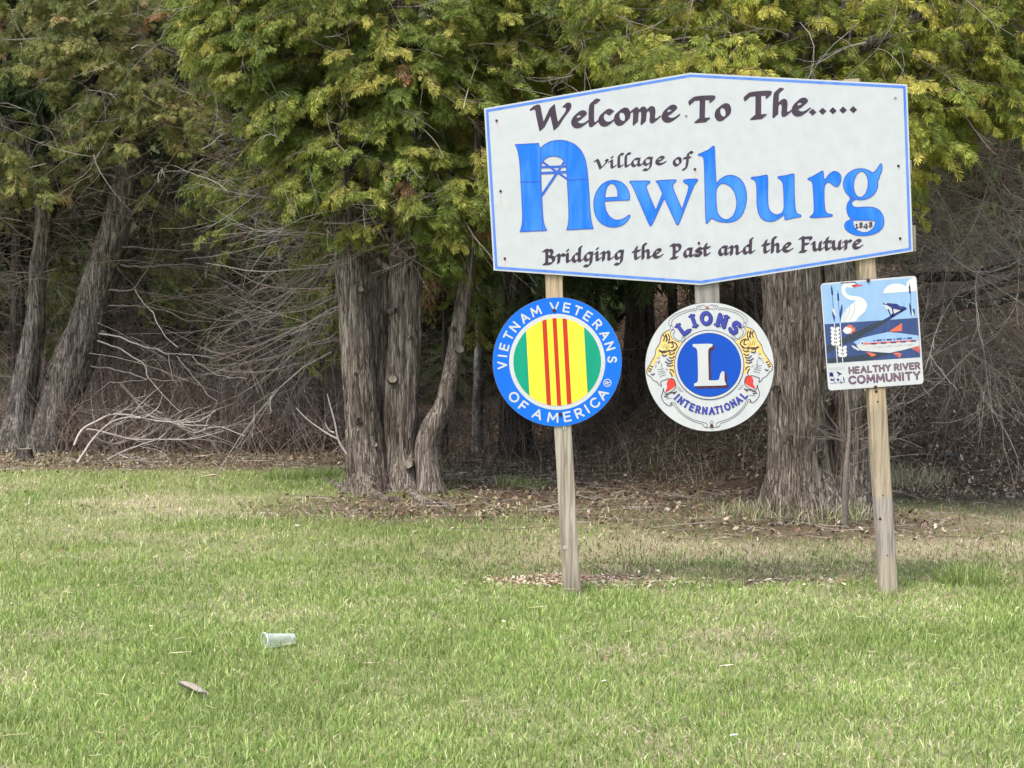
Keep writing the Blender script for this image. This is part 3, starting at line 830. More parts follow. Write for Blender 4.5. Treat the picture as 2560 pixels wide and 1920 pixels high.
def strip_in(x0t, x1t, yt, x0b, x1b, yb, name, mat, lev):
    p = vp(); q = TV([(x0t, yt), (x1t, yt), (x1b, yb), (x0b, yb)])
    q2 = np.array([q[0] + (q[0] - q[3]) * .2, q[1] + (q[1] - q[2]) * .2, q[2] + (q[2] - q[1]) * .2, q[3] + (q[3] - q[0]) * .2])
    p.poly(q2); gx, gy = p.grid(); p.inside(519 * k - np.hypot(gx - vc[0], gy - vc[1]))
    p.mesh(name, mat, YF - lev * e, vet)
strip_in(452, 1138, 455, 492, 1180, 1220, 'yellow_field', M['yellow'], 4)
strip_in(641, 694, 330, 696, 749, 1345, 'red_stripe', M['red'], 5)
strip_in(763, 812, 310, 820, 869, 1355, 'red_stripe', M['red'], 5)
strip_in(882, 935, 320, 937, 991, 1335, 'red_stripe', M['red'], 5)
p = vp()
VC = np.array([820, 828.])
for ch, x, y, wd in (('V', 165, 868, .95), ('I', 165, 757, 1), ('E', 184, 650, 1), ('T', 222, 510, 1), ('N', 303, 402, 1.05), ('A', 430, 305, 1), ('M', 560, 208, 1.1),
                 ('V', 787, 150, 1.2), ('E', 935, 172, 1.1), ('T', 1070, 205, 1.05), ('E', 1185, 282, 1.1), ('R', 1297, 385, 1.1), ('A', 1392, 505, 1), ('N', 1448, 640, 1.05), ('S', 1465, 800, 1)):
    d = np.array([x, y]) - VC; u = d / np.linalg.norm(d)
    put_letter(p, ch, TV([VC + u * 652])[0], u, 96 * k, 10.5 * k, wd)
for ch, x, y, wd in (('O', 303, 1252, 1.15), ('F', 425, 1345, 1.1), ('A', 580, 1470, 1.1), ('M', 770, 1500, 1.2), ('E', 942, 1490, 1.15), ('R', 1085, 1445, 1.15), ('I', 1182, 1400, 1), ('C', 1270, 1322, 1.1), ('A', 1375, 1225, 1.1)):
    d = np.array([x, y]) - VC; u = d / np.linalg.norm(d)
    put_letter(p, ch, TV([VC + u * 660])[0], -u, 100 * k, 11 * k, wd)
rc = np.array([1415, 1076.])
p.line(TV(circle(rc, 43, 30)[list(range(30)) + [0]]), 5 * k)
u = (rc - VC) / np.linalg.norm(rc - VC)
put_letter(p, 'R', TV([rc])[0], -u, 44 * k, 5 * k)
p.mesh('lettering', M['white'], YF - 2.5 * e, vet)
for x, y, mt in ((785, 216, 'rust'), (855, 1448, 'darkscrew')):
    a = TV([(x, y)])[0]; screw(vet, a[0], a[1], YF - .0035, .0105, M[mt])

# ---------------------------------------------------------------- lions sign
LC = np.array([825, 840.]); lc = TL([LC])[0]
lio = disc_sign('round_sign', lc, 767 * k, 'round white lions club sign with two lion heads hanging below the board', M['edge'], M['white'])
def lp(res=.5): return Paint(lc[0] - 165, lc[1] - 165, lc[0] + 165, lc[1] + 165, res)
CC = np.array([820, 816.]); cc_ = TL([CC])[0]
AX0, AX1 = np.array([797, 130.]), np.array([850, 1540.])
axd = (AX1 - AX0) / np.linalg.norm(AX1 - AX0)
def mir(pts):
    pts = np.asarray(pts, float) - AX0
    al = pts @ axd
    return AX0 + 2 * np.outer(al, axd) - pts
# lion heads: gold mane and brow, white muzzle, red mouth, dark hair strokes
gold = [[(352, 400), (300, 425), (265, 455), (245, 510), (232, 565), (190, 630), (178, 700), (140, 770), (95, 850), (80, 900), (110, 915), (150, 860), (190, 770), (230, 730), (270, 720), (330, 700), (380, 760), (360, 830), (345, 880), (370, 930), (410, 975), (425, 930), (412, 870), (408, 800), (420, 720), (440, 650), (480, 590), (500, 550), (440, 540), (400, 520), (375, 470), (358, 430)]]
wm = [[(150, 850), (190, 770), (225, 720), (265, 700), (320, 690), (350, 720), (310, 780), (330, 840), (350, 900), (360, 960), (330, 978), (280, 1000), (215, 1022), (160, 990), (120, 950), (95, 915)]]
mouth = [[(330, 990), (375, 975), (408, 1000), (425, 1055), (400, 1085), (360, 1112), (310, 1142), (300, 1125), (325, 1080), (315, 1040)]]
outl = [[(352, 400), (300, 425), (265, 455), (245, 510), (232, 565), (190, 630), (178, 700), (140, 770), (95, 850), (78, 890), (88, 930), (125, 958), (155, 995), (205, 1022), (225, 1050), (255, 1064), (245, 1018), (285, 998), (330, 980), (355, 985)],
        [(275, 1095), (268, 1150), (255, 1185), (268, 1235), (310, 1282), (357, 1302), (375, 1270)], [(275, 1095), (290, 1140), (330, 1150), (400, 1110), (425, 1060), (405, 995), (365, 972)]]
hair = [[(275, 460), (290, 490), (280, 530)], [(305, 450), (320, 490), (310, 540)], [(335, 450), (350, 500), (335, 560)], [(300, 470), (330, 520)], [(350, 550), (385, 560), (395, 600), (370, 610)], [(375, 540), (420, 560), (440, 600), (400, 640)],
        [(340, 640), (380, 650), (420, 640)], [(345, 690), (385, 690), (410, 670)], [(350, 730), (380, 735), (408, 715)], [(320, 745), (350, 770), (395, 760)], [(300, 780), (340, 800), (385, 790)], [(320, 820), (360, 830), (390, 820)], [(355, 870), (385, 880), (400, 905)], [(225, 650), (270, 655), (320, 650), (360, 670)], [(235, 640), (260, 670), (310, 665)],
        [(265, 690), (280, 712), (315, 700)], [(355, 900), (375, 930), (380, 950)], [(135, 925), (150, 935), (170, 918)], [(110, 860), (135, 868)], [(125, 830), (150, 838)], [(100, 885), (125, 892)], [(300, 1170), (340, 1165)], [(350, 1150), (420, 1140)], [(400, 1160), (430, 1130)], [(290, 1190), (330, 1195)]]
thin = [[(290, 570), (300, 620)], [(320, 570), (310, 620)], [(260, 580), (280, 620)], [(340, 590), (325, 630)], [(200, 730), (235, 735)], [(230, 760), (215, 800)], [(190, 810), (185, 850)], [(215, 900), (290, 890)], [(220, 930), (300, 905)], [(235, 955), (310, 930)], [(245, 850), (280, 860)], [(205, 870), (270, 875)], [(440, 1090), (470, 1085)], [(450, 1110), (490, 1105)], [(470, 1130), (510, 1125)], [(310, 1220), (380, 1210)], [(185, 790), (240, 780)], [(250, 800), (262, 840)], [(300, 860), (330, 880)]]
for side in (lambda q: np.asarray(q, float), mir):
    p = lp()
    for q in gold: p.poly(smooth_poly(TL(side(q)), 1))
    for q in wm: p.poly(smooth_poly(TL(side(q)), 1), 'sub')
    p.mesh('lion_mane', M['gold'], YF - 2 * e, lio)
    p = lp()
    for q in mouth: p.poly(smooth_poly(TL(side(q)), 1))
    p.mesh('lion_mouth', M['mouth'], YF - 2 * e, lio)
    p = lp()
    for q in outl: p.line(smooth_line(TL(side(q))), 3.6 * k)
    for q in hair: p.line(smooth_line(TL(side(q))), 6.5 * k)
    for q in thin: p.line(smooth_line(TL(side(q))), 2.4 * k)
    p.mesh('lion_outline', M['black'], YF - 4 * e, lio)
# scroll work
p = lp()
scr = [[(785, 150), (740, 160), (700, 160), (670, 145), (680, 120), (705, 120), (700, 142)], [(725, 140), (720, 115), (745, 108), (770, 120)], [(655, 148), (560, 168), (440, 210), (370, 258), (342, 305), (342, 345), (372, 350)], [(640, 170), (560, 190), (450, 235), (400, 275), (375, 310), (378, 350)], [(640, 170), (660, 175), (668, 160)],
       [(372, 350), (355, 375), (370, 398), (395, 385), (385, 358)], [(385, 400), (360, 440), (375, 490), (430, 535), (490, 545), (530, 515), (520, 488), (495, 490), (500, 515), (460, 528), (405, 490), (390, 450), (412, 425), (400, 402), (385, 400)],
       [(360, 1290), (372, 1262), (410, 1268), (440, 1310), (500, 1380), (600, 1450), (690, 1482), (760, 1500), (795, 1520), (790, 1555), (760, 1550)], [(375, 1300), (395, 1285), (430, 1330), (500, 1405), (600, 1470), (700, 1508), (745, 1520), (765, 1555), (845, 1562)]]
for q in scr:
    p.line(smooth_line(TL(q)), 2.6 * k); p.line(smooth_line(TL(mir(q))), 2.6 * k)
p.line(TL(circle((850, 1498), 18, 20)[list(range(20)) + [0]]), 2.4 * k)
p.mesh('scrollwork', M['black'], YF - 3 * e, lio)
p = lp(); p.disc(cc_, 414 * k); p.mesh('emblem_ring', M['navy'], YF - 5 * e, lio)
p = lp(); p.disc(cc_, 406 * k); p.mesh('emblem_ring', M['white'], YF - 6 * e, lio)
p = lp(); p.disc(cc_, 379 * k); p.mesh('emblem_ring', M['navy'], YF - 7 * e, lio)
p = lp(); p.disc(cc_, 372 * k); p.mesh('emblem_disc', M['lblue'], YF - 8 * e, lio)
Lp = [(622, 570), (622, 570), (858, 563), (862, 585), (850, 603), (822, 615), (806, 640), (815, 998), (815, 998), (915, 1000), (940, 985), (948, 930), (965, 900), (988, 888), (1002, 905), (1000, 1000), (1022, 1045), (1022, 1060), (640, 1068), (640, 1068), (640, 1038), (665, 1030), (690, 1008), (682, 660), (670, 622), (640, 605), (625, 598)]
p = lp()
for t in np.linspace(0, 1, 8): p.poly(smooth_poly(TL(np.array(Lp) + np.array([30, 30]) * t), 2))
p.mesh('letter_shadow', M['maroon'], YF - 9 * e, lio)
p = lp(); p.poly(smooth_poly(TL(Lp), 2)); p.mesh('letter', M['white'], YF - 10 * e, lio)
ps, pl = lp(), lp()
for ch, x, y, wd in (('L', 508, 378, .95), ('I', 632, 292, 1), ('O', 782, 262, .9), ('N', 968, 292, .85), ('S', 1122, 372, .95)):
    d = np.array([x, y]) - CC; u = d / np.linalg.norm(d)
    for o_ in ((0, 0), (8, 8)): put_letter(ps, ch, TL([(x, y)])[0], u, 128 * k, 22 * k, wd, .26, off=np.array(o_) * k)
    put_letter(pl, ch, TL([(x, y)])[0], u, 128 * k, 16 * k, wd, .22)
for ch, x, y, wd in (('I', 436, 1195, 1), ('N', 487, 1240, .8), ('T', 551, 1282, .75), ('E', 616, 1318, .8), ('R', 690, 1345, .85), ('N', 768, 1358, .8), ('A', 851, 1362, .85), ('T', 915, 1352, .75), ('I', 968, 1338, 1), ('O', 1035, 1312, .8), ('N', 1105, 1272, .8), ('A', 1168, 1232, .8), ('L', 1232, 1178, .85)):
    d = np.array([x, y]) - CC; u = d / np.linalg.norm(d)
    put_letter(ps, ch, TL([(x, y)])[0], -u, 74 * k, 11 * k, wd, .18)
    put_letter(pl, ch, TL([(x, y)])[0], -u, 74 * k, 8 * k, wd, .15)
ps.mesh('lettering', M['navy'], YF - 4 * e, lio)
pl.mesh('lettering', M['letterblue'], YF - 5 * e, lio)
a = TL([(795, 132)])[0]; screw(lio, a[0], a[1], YF - .004, .0085, paint_mat('pink_rust', (.45, .25, .2), (.3, .14, .1), s=80))
a = TL([(850, 1538)])[0]; screw(lio, a[0], a[1], YF - .004, .010, M['rust'])

# ---------------------------------------------------------------- healthy river sign
kr = 280 / 1498.0
riv = empty('river_sign', P(2175, 835, YB + .01), 'rectangular sign with heron, frog and fish picture on the right post', 'sign')
RC = np.array([(52, 148), (1348, 42), (1448, 1500), (158, 1593)], float)
def round_quad(q, r, n=7):
    out = []
    for i in range(4):
        a, b, c = q[i - 1], q[i], q[(i + 1) % 4]
        p0 = b + (a - b) / np.linalg.norm(a - b) * r; p1 = b + (c - b) / np.linalg.norm(c - b) * r
        for t in np.linspace(0, 1, n): out.append((1 - t) ** 2 * p0 + 2 * t * (1 - t) * b + t * t * p1)
    return np.array(out)
slab('plate', TR(round_quad(RC, 62)), YB + .0085, YB + .0115, M['edge'], riv)
def rp(res=.5): return Paint(2040, 680, 2320, 985, res)
def rpoly(polys, name, mat, lev, subs=(), sm=0, lines=()):
    if name != 'picture_water_plant' and not subs and len(polys) + len(lines) > 1:
        for q in polys: rpoly([q], name, mat, lev, sm=sm)
        for l_ in lines: rpoly([], name, mat, lev, lines=[l_])
        return
    p = rp()
    for q in polys: p.poly(smooth_poly(TR(q), sm) if sm else TR(q))
    for q in subs: p.poly(smooth_poly(TR(q), sm) if sm else TR(q), 'sub')
    for q, r in lines: p.line(smooth_line(TR(q)), r * kr)
    p.mesh(name, mat, YF - lev * e, riv)
ins = RC + np.array([(6, 5), (-6, 6), (-6, -5), (6, -6)])
rpoly([round_quad(ins, 56)], 'face', M['white'], 1)
rpoly([[(72, 172), (1330, 72), (1362, 612), (113, 698)]], 'picture_sky', M['skyblue'], 2)
rpoly([[(113, 698), (1362, 612), (1395, 1140), (150, 1222)]], 'picture_water', M['water'], 2)
rpoly([[(1222, 488), (1200, 500), (990, 635), (820, 740), (640, 835), (560, 890), (380, 960), (150, 1085), (140, 990), (330, 900), (560, 790), (760, 690), (900, 640), (1040, 560), (1190, 482)], [(150, 1222), (150, 1160), (400, 1140), (800, 1080), (1000, 1090), (700, 1180)]], 'picture_log', M['log'], 3)
rpoly([[(1222, 488), (1190, 482), (1040, 560), (900, 640), (905, 648), (985, 630), (1205, 500)]], 'picture_branch', M['navy'], 4)
rpoly([[(895, 287), (915, 235), (960, 185), (1030, 158), (1110, 155), (1170, 172), (1205, 195), (1215, 140), (1250, 100), (1295, 78), (1330, 75), (1340, 255)]], 'picture_cloud', M['cream'], 3)
heron = [(330, 672), (345, 610), (390, 520), (450, 450), (520, 395), (540, 380), (470, 378), (400, 350), (355, 300), (338, 240), (345, 185), (375, 150), (430, 140), (500, 145), (538, 160), (530, 185), (500, 205), (450, 212), (420, 200), (395, 215), (392, 260), (420, 300), (470, 320), (540, 322), (610, 340), (660, 380), (682, 430), (675, 490), (640, 545), (580, 590), (550, 630), (535, 660), (430, 668)]
rpoly([heron], 'picture_heron', M['cream'], 3, sm=1)
rpoly([], 'picture_feathers', M['grey'], 4, lines=[([(505, 410), (515, 470), (500, 560), (450, 640)], 5), ([(450, 455), (450, 520), (420, 590), (375, 655)], 5), ([(400, 520), (395, 570), (355, 630)], 5)])
rpoly([[(470, 180), (540, 163), (640, 176), (560, 190), (510, 207)]], 'picture_bill', M['mouth'], 4)
rpoly([[(475, 172), (525, 172), (522, 188), (490, 186)]], 'picture_eye', M['black'], 5, lines=[([(330, 146), (420, 142), (510, 134), (532, 145), (538, 165)], 5)])
rpoly([], 'picture_cattails', M['navy'], 4, lines=[([(209, 212), (218, 298)], 11), ([(293, 295), (299, 375)], 11), ([(1250, 195), (1258, 278)], 11), ([(207, 180), (218, 300), (232, 500)], 3), ([(290, 250), (300, 400), (318, 600)], 3), ([(1248, 150), (1262, 300), (1275, 560)], 3)])
rpoly([[(350, 425), (356, 500), (335, 600), (322, 675), (316, 560), (335, 460)], [(208, 512), (255, 600), (246, 675), (225, 600)], [(1250, 402), (1272, 470), (1278, 605), (1258, 540), (1247, 450)], [(1290, 495), (1318, 492), (1328, 585), (1305, 540)]], 'picture_leaf', M['navy'], 4)
rpoly([[(210, 495), (250, 490), (272, 590), (262, 600), (240, 560)], [(1282, 500), (1310, 560), (1285, 605)]], 'picture_leaf', M['white'], 5)
rpoly([[(893, 415), (920, 408), (960, 415), (1080, 425), (1130, 460), (1170, 458), (1195, 470), (1215, 490), (1190, 485), (1170, 500), (1120, 510), (1050, 490), (1030, 500), (1045, 560), (1020, 600), (1000, 590), (1025, 550), (1010, 480), (950, 440), (905, 432)]], 'picture_frog', M['navy'], 4, lines=[([(968, 505), (1005, 590)], 8)])
rpoly([[(900, 440), (950, 445), (1010, 480), (1022, 545), (1005, 580), (975, 520), (930, 490)], [(1035, 495), (1140, 512), (1180, 495), (1160, 520), (1045, 560)]], 'picture_frog', M['white'], 4)
for c_, r_, m_, l_ in (((932, 412), 18, 'white', 6), ((620, 950), 30, 'white', 6), ((932, 412), 7, 'navy', 7), ((620, 950), 12, 'navy', 7)):
    p = rp(); p.disc(TR([c_])[0], r_ * kr); p.mesh('picture_eye', M[m_], YF - l_ * e, riv)
# trout
rpoly([[(500, 942), (600, 885), (780, 842), (965, 802), (1150, 820), (1372, 850), (1378, 918), (1340, 915), (900, 950), (560, 975)]], 'picture_fish', M['skyblue'], 4)
rpoly([[(540, 972), (900, 950), (1378, 915), (1385, 985), (1180, 1040), (985, 1082), (800, 1070), (610, 1052), (560, 1010)], [(472, 980), (500, 985), (600, 1045), (560, 1050), (490, 1010)]], 'picture_fish', M['white'], 5)
rpoly([[(640, 950), (1340, 905), (1340, 925), (640, 972)]], 'picture_stripe', M['orange'], 6)
ln = []
for i in range(5):
    x = 740 + i * 132; ln.append(([(x, 960 - i * 9), (x + 62, 957 - i * 9)], 8))
for i in range(4):
    x = 815 + i * 135; ln.append(([(x, 913 - i * 9), (x + 58, 909 - i * 9)], 8)); ln.append(([(x - 40, 915 - i * 9), (x - 36, 915 - i * 9)], 8))
rpoly([], 'picture_dashes', M['navy'], 7, lines=ln)
ln = []
for i in range(4):
    x = 820 + i * 135; ln.append(([(x, 998 - i * 9), (x + 58, 994 - i * 9)], 8)); ln.append(([(x - 38, 1000 - i * 9), (x - 32, 1000 - i * 9)], 8))
rpoly([], 'picture_dashes', M['grey'], 7, lines=ln)
rpoly([[(975, 798), (1060, 740), (1152, 683), (1148, 790)], [(670, 1068), (760, 1085), (808, 1108), (745, 1134)], [(1005, 1085), (1100, 1078), (1142, 1092), (1130, 1150)], [(1270, 1022), (1388, 985), (1390, 1085)]], 'picture_fins', M['orange'], 4)
rpoly([], 'picture_fins', M['water'], 5, lines=[([(1015, 1085), (1135, 1130)], 4), ([(1300, 1025), (1390, 1070)], 4), ([(1330, 1010), (1390, 1040)], 4)])
rpoly([[(355, 785), (385, 740), (430, 722), (480, 760), (500, 790), (460, 820), (400, 828)]], 'picture_small_fish', M['cream'], 4)
rpoly([[(405, 735), (430, 705), (485, 712), (490, 740), (525, 742), (520, 800), (490, 800), (480, 835), (455, 820), (490, 770), (470, 745)]], 'picture_small_fish', M['orange'], 5)
lv = []
for (x, y), nn, st, h, dx in (((255, 765), 5, 50, 28, 2), ((350, 1018), 3, 50, 28, 2)):
    for i in range(nn):
        for s_ in (-1, 1):
            lv.append(ell((x + s_ * 34 + dx * i, y + i * st - 6), 32, 22, -s_ * .75 if True else 0, 14))
rpoly(lv, 'picture_water_plant', M['cream'], 5, lines=[([(246, 690), (284, 1210)], 5), ([(324, 685), (358, 1208)], 5)])
# wording
d0 = np.array([1395 - 430, 1215 - 1275.]); d0 /= np.linalg.norm(d0); up0 = np.array([d0[1], -d0[0]])
def rtext(text, x0, y0, x1, y1, h, r, matn, lev, name='lettering', gapk=.26):
    p = rp(.4); tot = sum(CAP[c][0] + gapk if c != ' ' else .42 for c in text) - gapk
    a, b = np.array([x0, y0], float), np.array([x1, y1], float)
    sc_ = np.linalg.norm(b - a) / tot; u = (b - a) / np.linalg.norm(b - a); upv = np.array([u[1], -u[0]])
    x = 0
    for c in text:
        if c == ' ': x += .42; continue
        w = CAP[c][0]
        put_letter(p, c, TR([a + u * (x + w / 2) * sc_])[0], upv, h * kr, r * kr, sc_ / h)
        x += w + gapk
    p.mesh(name, M[matn], YF - lev * e, riv)
rtext('HEALTHY RIVER', 446, 1318, 1382, 1252, 76, 12, 'maroon', 2, gapk=.36)
rtext('COMMUNITY', 446, 1448, 1385, 1382, 92, 14, 'maroon', 2, gapk=.36)
rtext('HEALTHY RIVER', 446, 1318, 1382, 1252, 76, 3.2, 'mauve', 3, gapk=.36)
rtext('COMMUNITY', 446, 1448, 1385, 1382, 92, 3.6, 'mauve', 3, gapk=.36)
rtext('RIVEREDGE', 172, 1302, 385, 1285, 30, 3, 'grey', 2, gapk=.4)
rpoly([[(185, 1350), (205, 1335), (230, 1360), (235, 1395), (200, 1400), (175, 1380)], [(265, 1325), (320, 1345), (345, 1370), (300, 1372)], [(190, 1425), (245, 1435), (240, 1455), (195, 1455)], [(280, 1420), (315, 1435), (300, 1462), (275, 1450)], [(360, 1395), (378, 1420), (385, 1475), (365, 1450)]], 'emblem', M['navy'], 2,
      lines=[([(255, 1415), (240, 1450), (255, 1480)], 4), ([(320, 1450), (350, 1480), (330, 1490)], 4), ([(195, 1490), (390, 1475)], 3), ([(290, 1395), (345, 1355)], 4), ([(170, 1340), (240, 1410)], 3), ([(240, 1335), (180, 1410)], 3)])
for x, y, mt in ((698, 112, 'rust'), (797, 1540, 'rust')):
    a = TR([(x, y)])[0]; screw(riv, a[0], a[1], YF - .004, .0105, M[mt])

# ---------------------------------------------------------------- ground
def gauss(x, y, cx, cy, rx, ry):
    return np.exp(-(((x - cx) / rx) ** 2 + ((y - cy) / ry) ** 2))
def gpt(px, py): return G(px, py)[0]
CHIP = gpt(1480, 1462); CHIP2 = gpt(1900, 1466); TB = gpt(1000, 1245); TBR = gpt(2000, 1300)
DRY1 = gpt(430, 1275); LUSH = gpt(760, 1215); LUSH2 = gpt(560, 1300)
DRYR = gpt(2450, 1200); BRN = gpt(1250, 1300)
def zones(x, y):
    """green share, cover (density), brown-litter share"""
    w = n2(x, y, 1.1, 21, 3) * .9; w2 = n2(x, y, .35, 31, 2)
    edge = 17.0 + .7 * w + .4 * w2 - 4.0 * sstep(-2.2, .2, x) + .15 * np.clip(x, 0, 3) * 1.0
    litter = sstep(edge - .8, edge + .9, y)                      # floor of the trees
    litter = np.maximum(litter, .95 * np.exp(-((((x - TB[0] - .2) / 1.5) ** 2 + ((y - TB[1] + .7) / 1.0) ** 2) ** 2)))
    litter = np.maximum(litter, .9 * np.exp(-((((x - TBR[0]) / 1.5) ** 2 + ((y - TBR[1] + .3) / .9) ** 2) ** 2)))
    litter = np.maximum(litter, .75 * gauss(x, y, BRN[0] + .9, BRN[1] + .6, 2.2, 1.0) * (1 + w2 + w))  # brown floor cover, spread wider to paint in the shadow of the trees
    chips = np.maximum(gauss(x, y, CHIP[0], CHIP[1] + .08, .52, .20) * 1.5, gauss(x, y, CHIP2[0], CHIP2[1] + .15, 1.0, .16) * 1.0) * (1 + .5 * w2)
    chips = np.clip(chips, 0, 1)
    w3 = n2(x, y, .55, 41, 3)
    green = .70 + .42 * w + .30 * w2 + .55 * w3
    green -= .62 * gauss(x, y, DRY1[0], DRY1[1], 1.0, 1.5)
    green += .5 * gauss(x, y, LUSH[0], LUSH[1], .8, .7) + .4 * gauss(x, y, LUSH2[0], LUSH2[1], 1.3, .7)
    green -= .45 * gauss(x, y, DRYR[0], DRYR[1] - .3, 1.6, 1.0)
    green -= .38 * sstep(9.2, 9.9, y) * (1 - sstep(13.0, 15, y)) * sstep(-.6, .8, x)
    return np.clip(green, 0.05, 1), np.clip(litter, 0, 1), chips

def axis_pts(lo, hi, a, b, d):
    mid = np.arange(a, b, d)
    left = a - np.cumsum(d * 1.35 ** np.arange(1, 26)); left = left[left > lo - 200]
    right = b + np.cumsum(d * 1.35 ** np.arange(1, 26))
    return np.unique(np.concatenate([left, mid, right]))
gx_ = axis_pts(-60, 60, -5.5, 6.5, .12); gy_ = axis_pts(-30, 100, 3.5, 21, .12)
gx_ = gx_[(gx_ > -260) & (gx_ < 260)]; gy_ = gy_[(gy_ > -120) & (gy_ < 300)]
GX, GY = np.meshgrid(gx_, gy_)
GZ = ground_z(GX, np.clip(GY, 0, 45))
gr, lit, chp = zones(GX, np.clip(GY, 0, 40))
sp = n2(GX, GY, .16, 77, 2)[..., None]
base = np.array([.15, .18, .055]) * gr[..., None] + np.array([.32, .28, .18]) * (1 - gr[..., None])
soil = np.array([.105, .075, .052]) * (1 + .5 * sp)
C = base * (1 - lit[..., None]) + soil * lit[..., None]
C = C * (1 - chp[..., None]) + np.array([.17, .12, .085]) * (1 + .4 * sp) * chp[..., None]
idx = np.arange(GX.size).reshape(GX.shape)
q = np.stack([idx[:-1, :-1], idx[:-1, 1:], idx[1:, 1:], idx[1:, :-1]], -1).reshape(-1, 4)
o = mesh_obj('ground', np.stack([GX, GY, GZ], -1).reshape(-1, 3), q, M['ground'], None, C.reshape(-1, 3), smooth=True)
tag(o, 'mown lawn running back to bare leaf-strewn soil under the trees', kind='structure')

# ---------------------------------------------------------------- grass blades
def blades(x, y, h, w, col, rng, lean=.45, name='grass'):
    n = len(x); z = ground_z(x, y)
    a = rng.uniform(0, 2 * math.pi, n); fa = rng.normal(0, .9, n) + math.pi / 2   # blade width direction
    wd = np.stack([np.cos(a), np.sin(a), np.zeros(n)], -1) * (w / 2)[:, None]
    la = rng.uniform(0, 2 * math.pi, n); lm = np.abs(rng.normal(lean, .35, n)) * h
    ld = np.stack([np.cos(la), np.sin(la), np.zeros(n)], -1)
    b = np.stack([x, y, z - .004], -1)
    up = np.array([0, 0, 1.])
    hh = h / np.sqrt(1 + (lm / h) ** 2)
    p1 = b + up * (hh * .55)[:, None] + ld * (lm * .32)[:, None]
    p2 = b + up * hh[:, None] + ld * lm[:, None]
    V = np.stack([b - wd, b + wd, p1 + wd * .8, p1 - wd * .8, p2], 1)
    i = np.arange(n)[:, None] * 5
    F4 = i + np.array([[0, 1, 2, 3]]); F3 = i + np.array([[3, 2, 4]])
    cc = np.repeat(col[:, None, :], 5, 1)
    cc[:, 0:2] *= .8; cc[:, 4] *= 1.15
    return V.reshape(-1, 3), F4, F3, cc.reshape(-1, 3)

def scatter(n, y0, y1, rng, margin=.8, power=1.0):
    y = y0 + (y1 - y0) * rng.random(n) ** power
    half = 1280 / FPX * y + margin
    # keep density even across depth
    k = rng.random(n) < half / half.max()
    y = y[k]; half = half[k]
    return rng.uniform(-1, 1, len(y)) * half, y
rg = R(11)
GREENS = np.array([[.27, .38, .085], [.37, .48, .14], [.19, .31, .07], [.50, .57, .24], [.33, .43, .14]])
STRAW = np.array([[.66, .60, .40], [.56, .50, .33], [.76, .72, .52], [.46, .38, .26], [.58, .58, .32]])
def grass_zone(n, y0, y1, hm, wm, seed, keep=1.0, name='grass', straw_bias=0.0, litter_keep=.05):
    rg = R(seed); x, y = scatter(n, y0, y1, rg)
    g, l, c = zones(x, y)
    for qx, qy in ((1431, 9.06), (2226, 9.06)):
        qx = (qx - 1280) / FPX * qy; c = np.maximum(c, 1.05 * np.exp(-(((x - qx) / .10) ** 2 + ((y - qy + .03) / .10) ** 2) ** 2))
    clump = np.clip(.5 + .75 * n2(x, y, .09, seed + 50, 2), 0, 1)
    k = rg.random(len(x)) < (1 - l * (1 - litter_keep)) * (1 - c * .93) * keep * (.45 + .75 * clump)
    x, y, g, clump = x[k], y[k], g[k], clump[k]
    n = len(x)
    isg = rg.random(n) < np.clip(g * (1 - straw_bias) + .12, 0, .93)
    col = np.where(isg[:, None], GREENS[rg.integers(0, 5, n)], STRAW[rg.integers(0, 5, n)])
    rough = sstep(9.25, 9.7, y) * (1 - sstep(14.5, 16.5, y)) * sstep(-1.6, -.2, x + .25 * n2(x, y, .7, 95, 2))  # brown thatch behind the posts, with tree shade put into darker blade colours
    THATCH_SHADED = np.array([[.30, .21, .14], [.24, .155, .10], [.38, .29, .20], [.20, .165, .10], [.46, .38, .27]])[rg.integers(0, 5, n)]
    GREEN_SHADED = np.array([[.20, .28, .09], [.15, .23, .07], [.26, .32, .12]])[rg.integers(0, 3, n)]
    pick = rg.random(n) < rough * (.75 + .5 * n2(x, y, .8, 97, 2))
    col = np.where(pick[:, None], np.where(isg[:, None], GREEN_SHADED, THATCH_SHADED), col)
    fine = n2(x, y, .5, 91, 2)[:, None]
    col = col * (1 + .22 * rg.normal(0, 1, (n, 1)).clip(-1.5, 1.5)) * (1 + .25 * fine)
    h = hm * (.55 + .7 * rg.random(n)) * np.where(isg, 1, .75) * (.75 + .5 * clump)
    w = wm * (.6 + .8 * rg.random(n))
    return blades(x, y, h, w, col, rg, lean=np.where(isg, .45, .95), name=name)
def merge(parts, name, mat, **kw):
    Vs, A, B, Cs, off = [], [], [], [], 0
    for V, F4, F3, c in parts:
        Vs.append(V); A.append(F4 + off); B.append(F3 + off); Cs.append(c); off += len(V)
    return mesh_obj(name, np.vstack(Vs), [np.vstack(A), np.vstack(B)], mat, None, np.vstack(Cs))
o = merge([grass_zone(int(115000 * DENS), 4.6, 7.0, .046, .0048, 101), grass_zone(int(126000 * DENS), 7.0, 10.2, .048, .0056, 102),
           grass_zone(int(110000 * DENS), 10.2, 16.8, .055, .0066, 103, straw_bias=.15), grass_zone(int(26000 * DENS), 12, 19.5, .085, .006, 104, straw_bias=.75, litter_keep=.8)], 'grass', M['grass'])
tag(o, 'short green lawn flecked with straw', 'grass', kind='stuff')

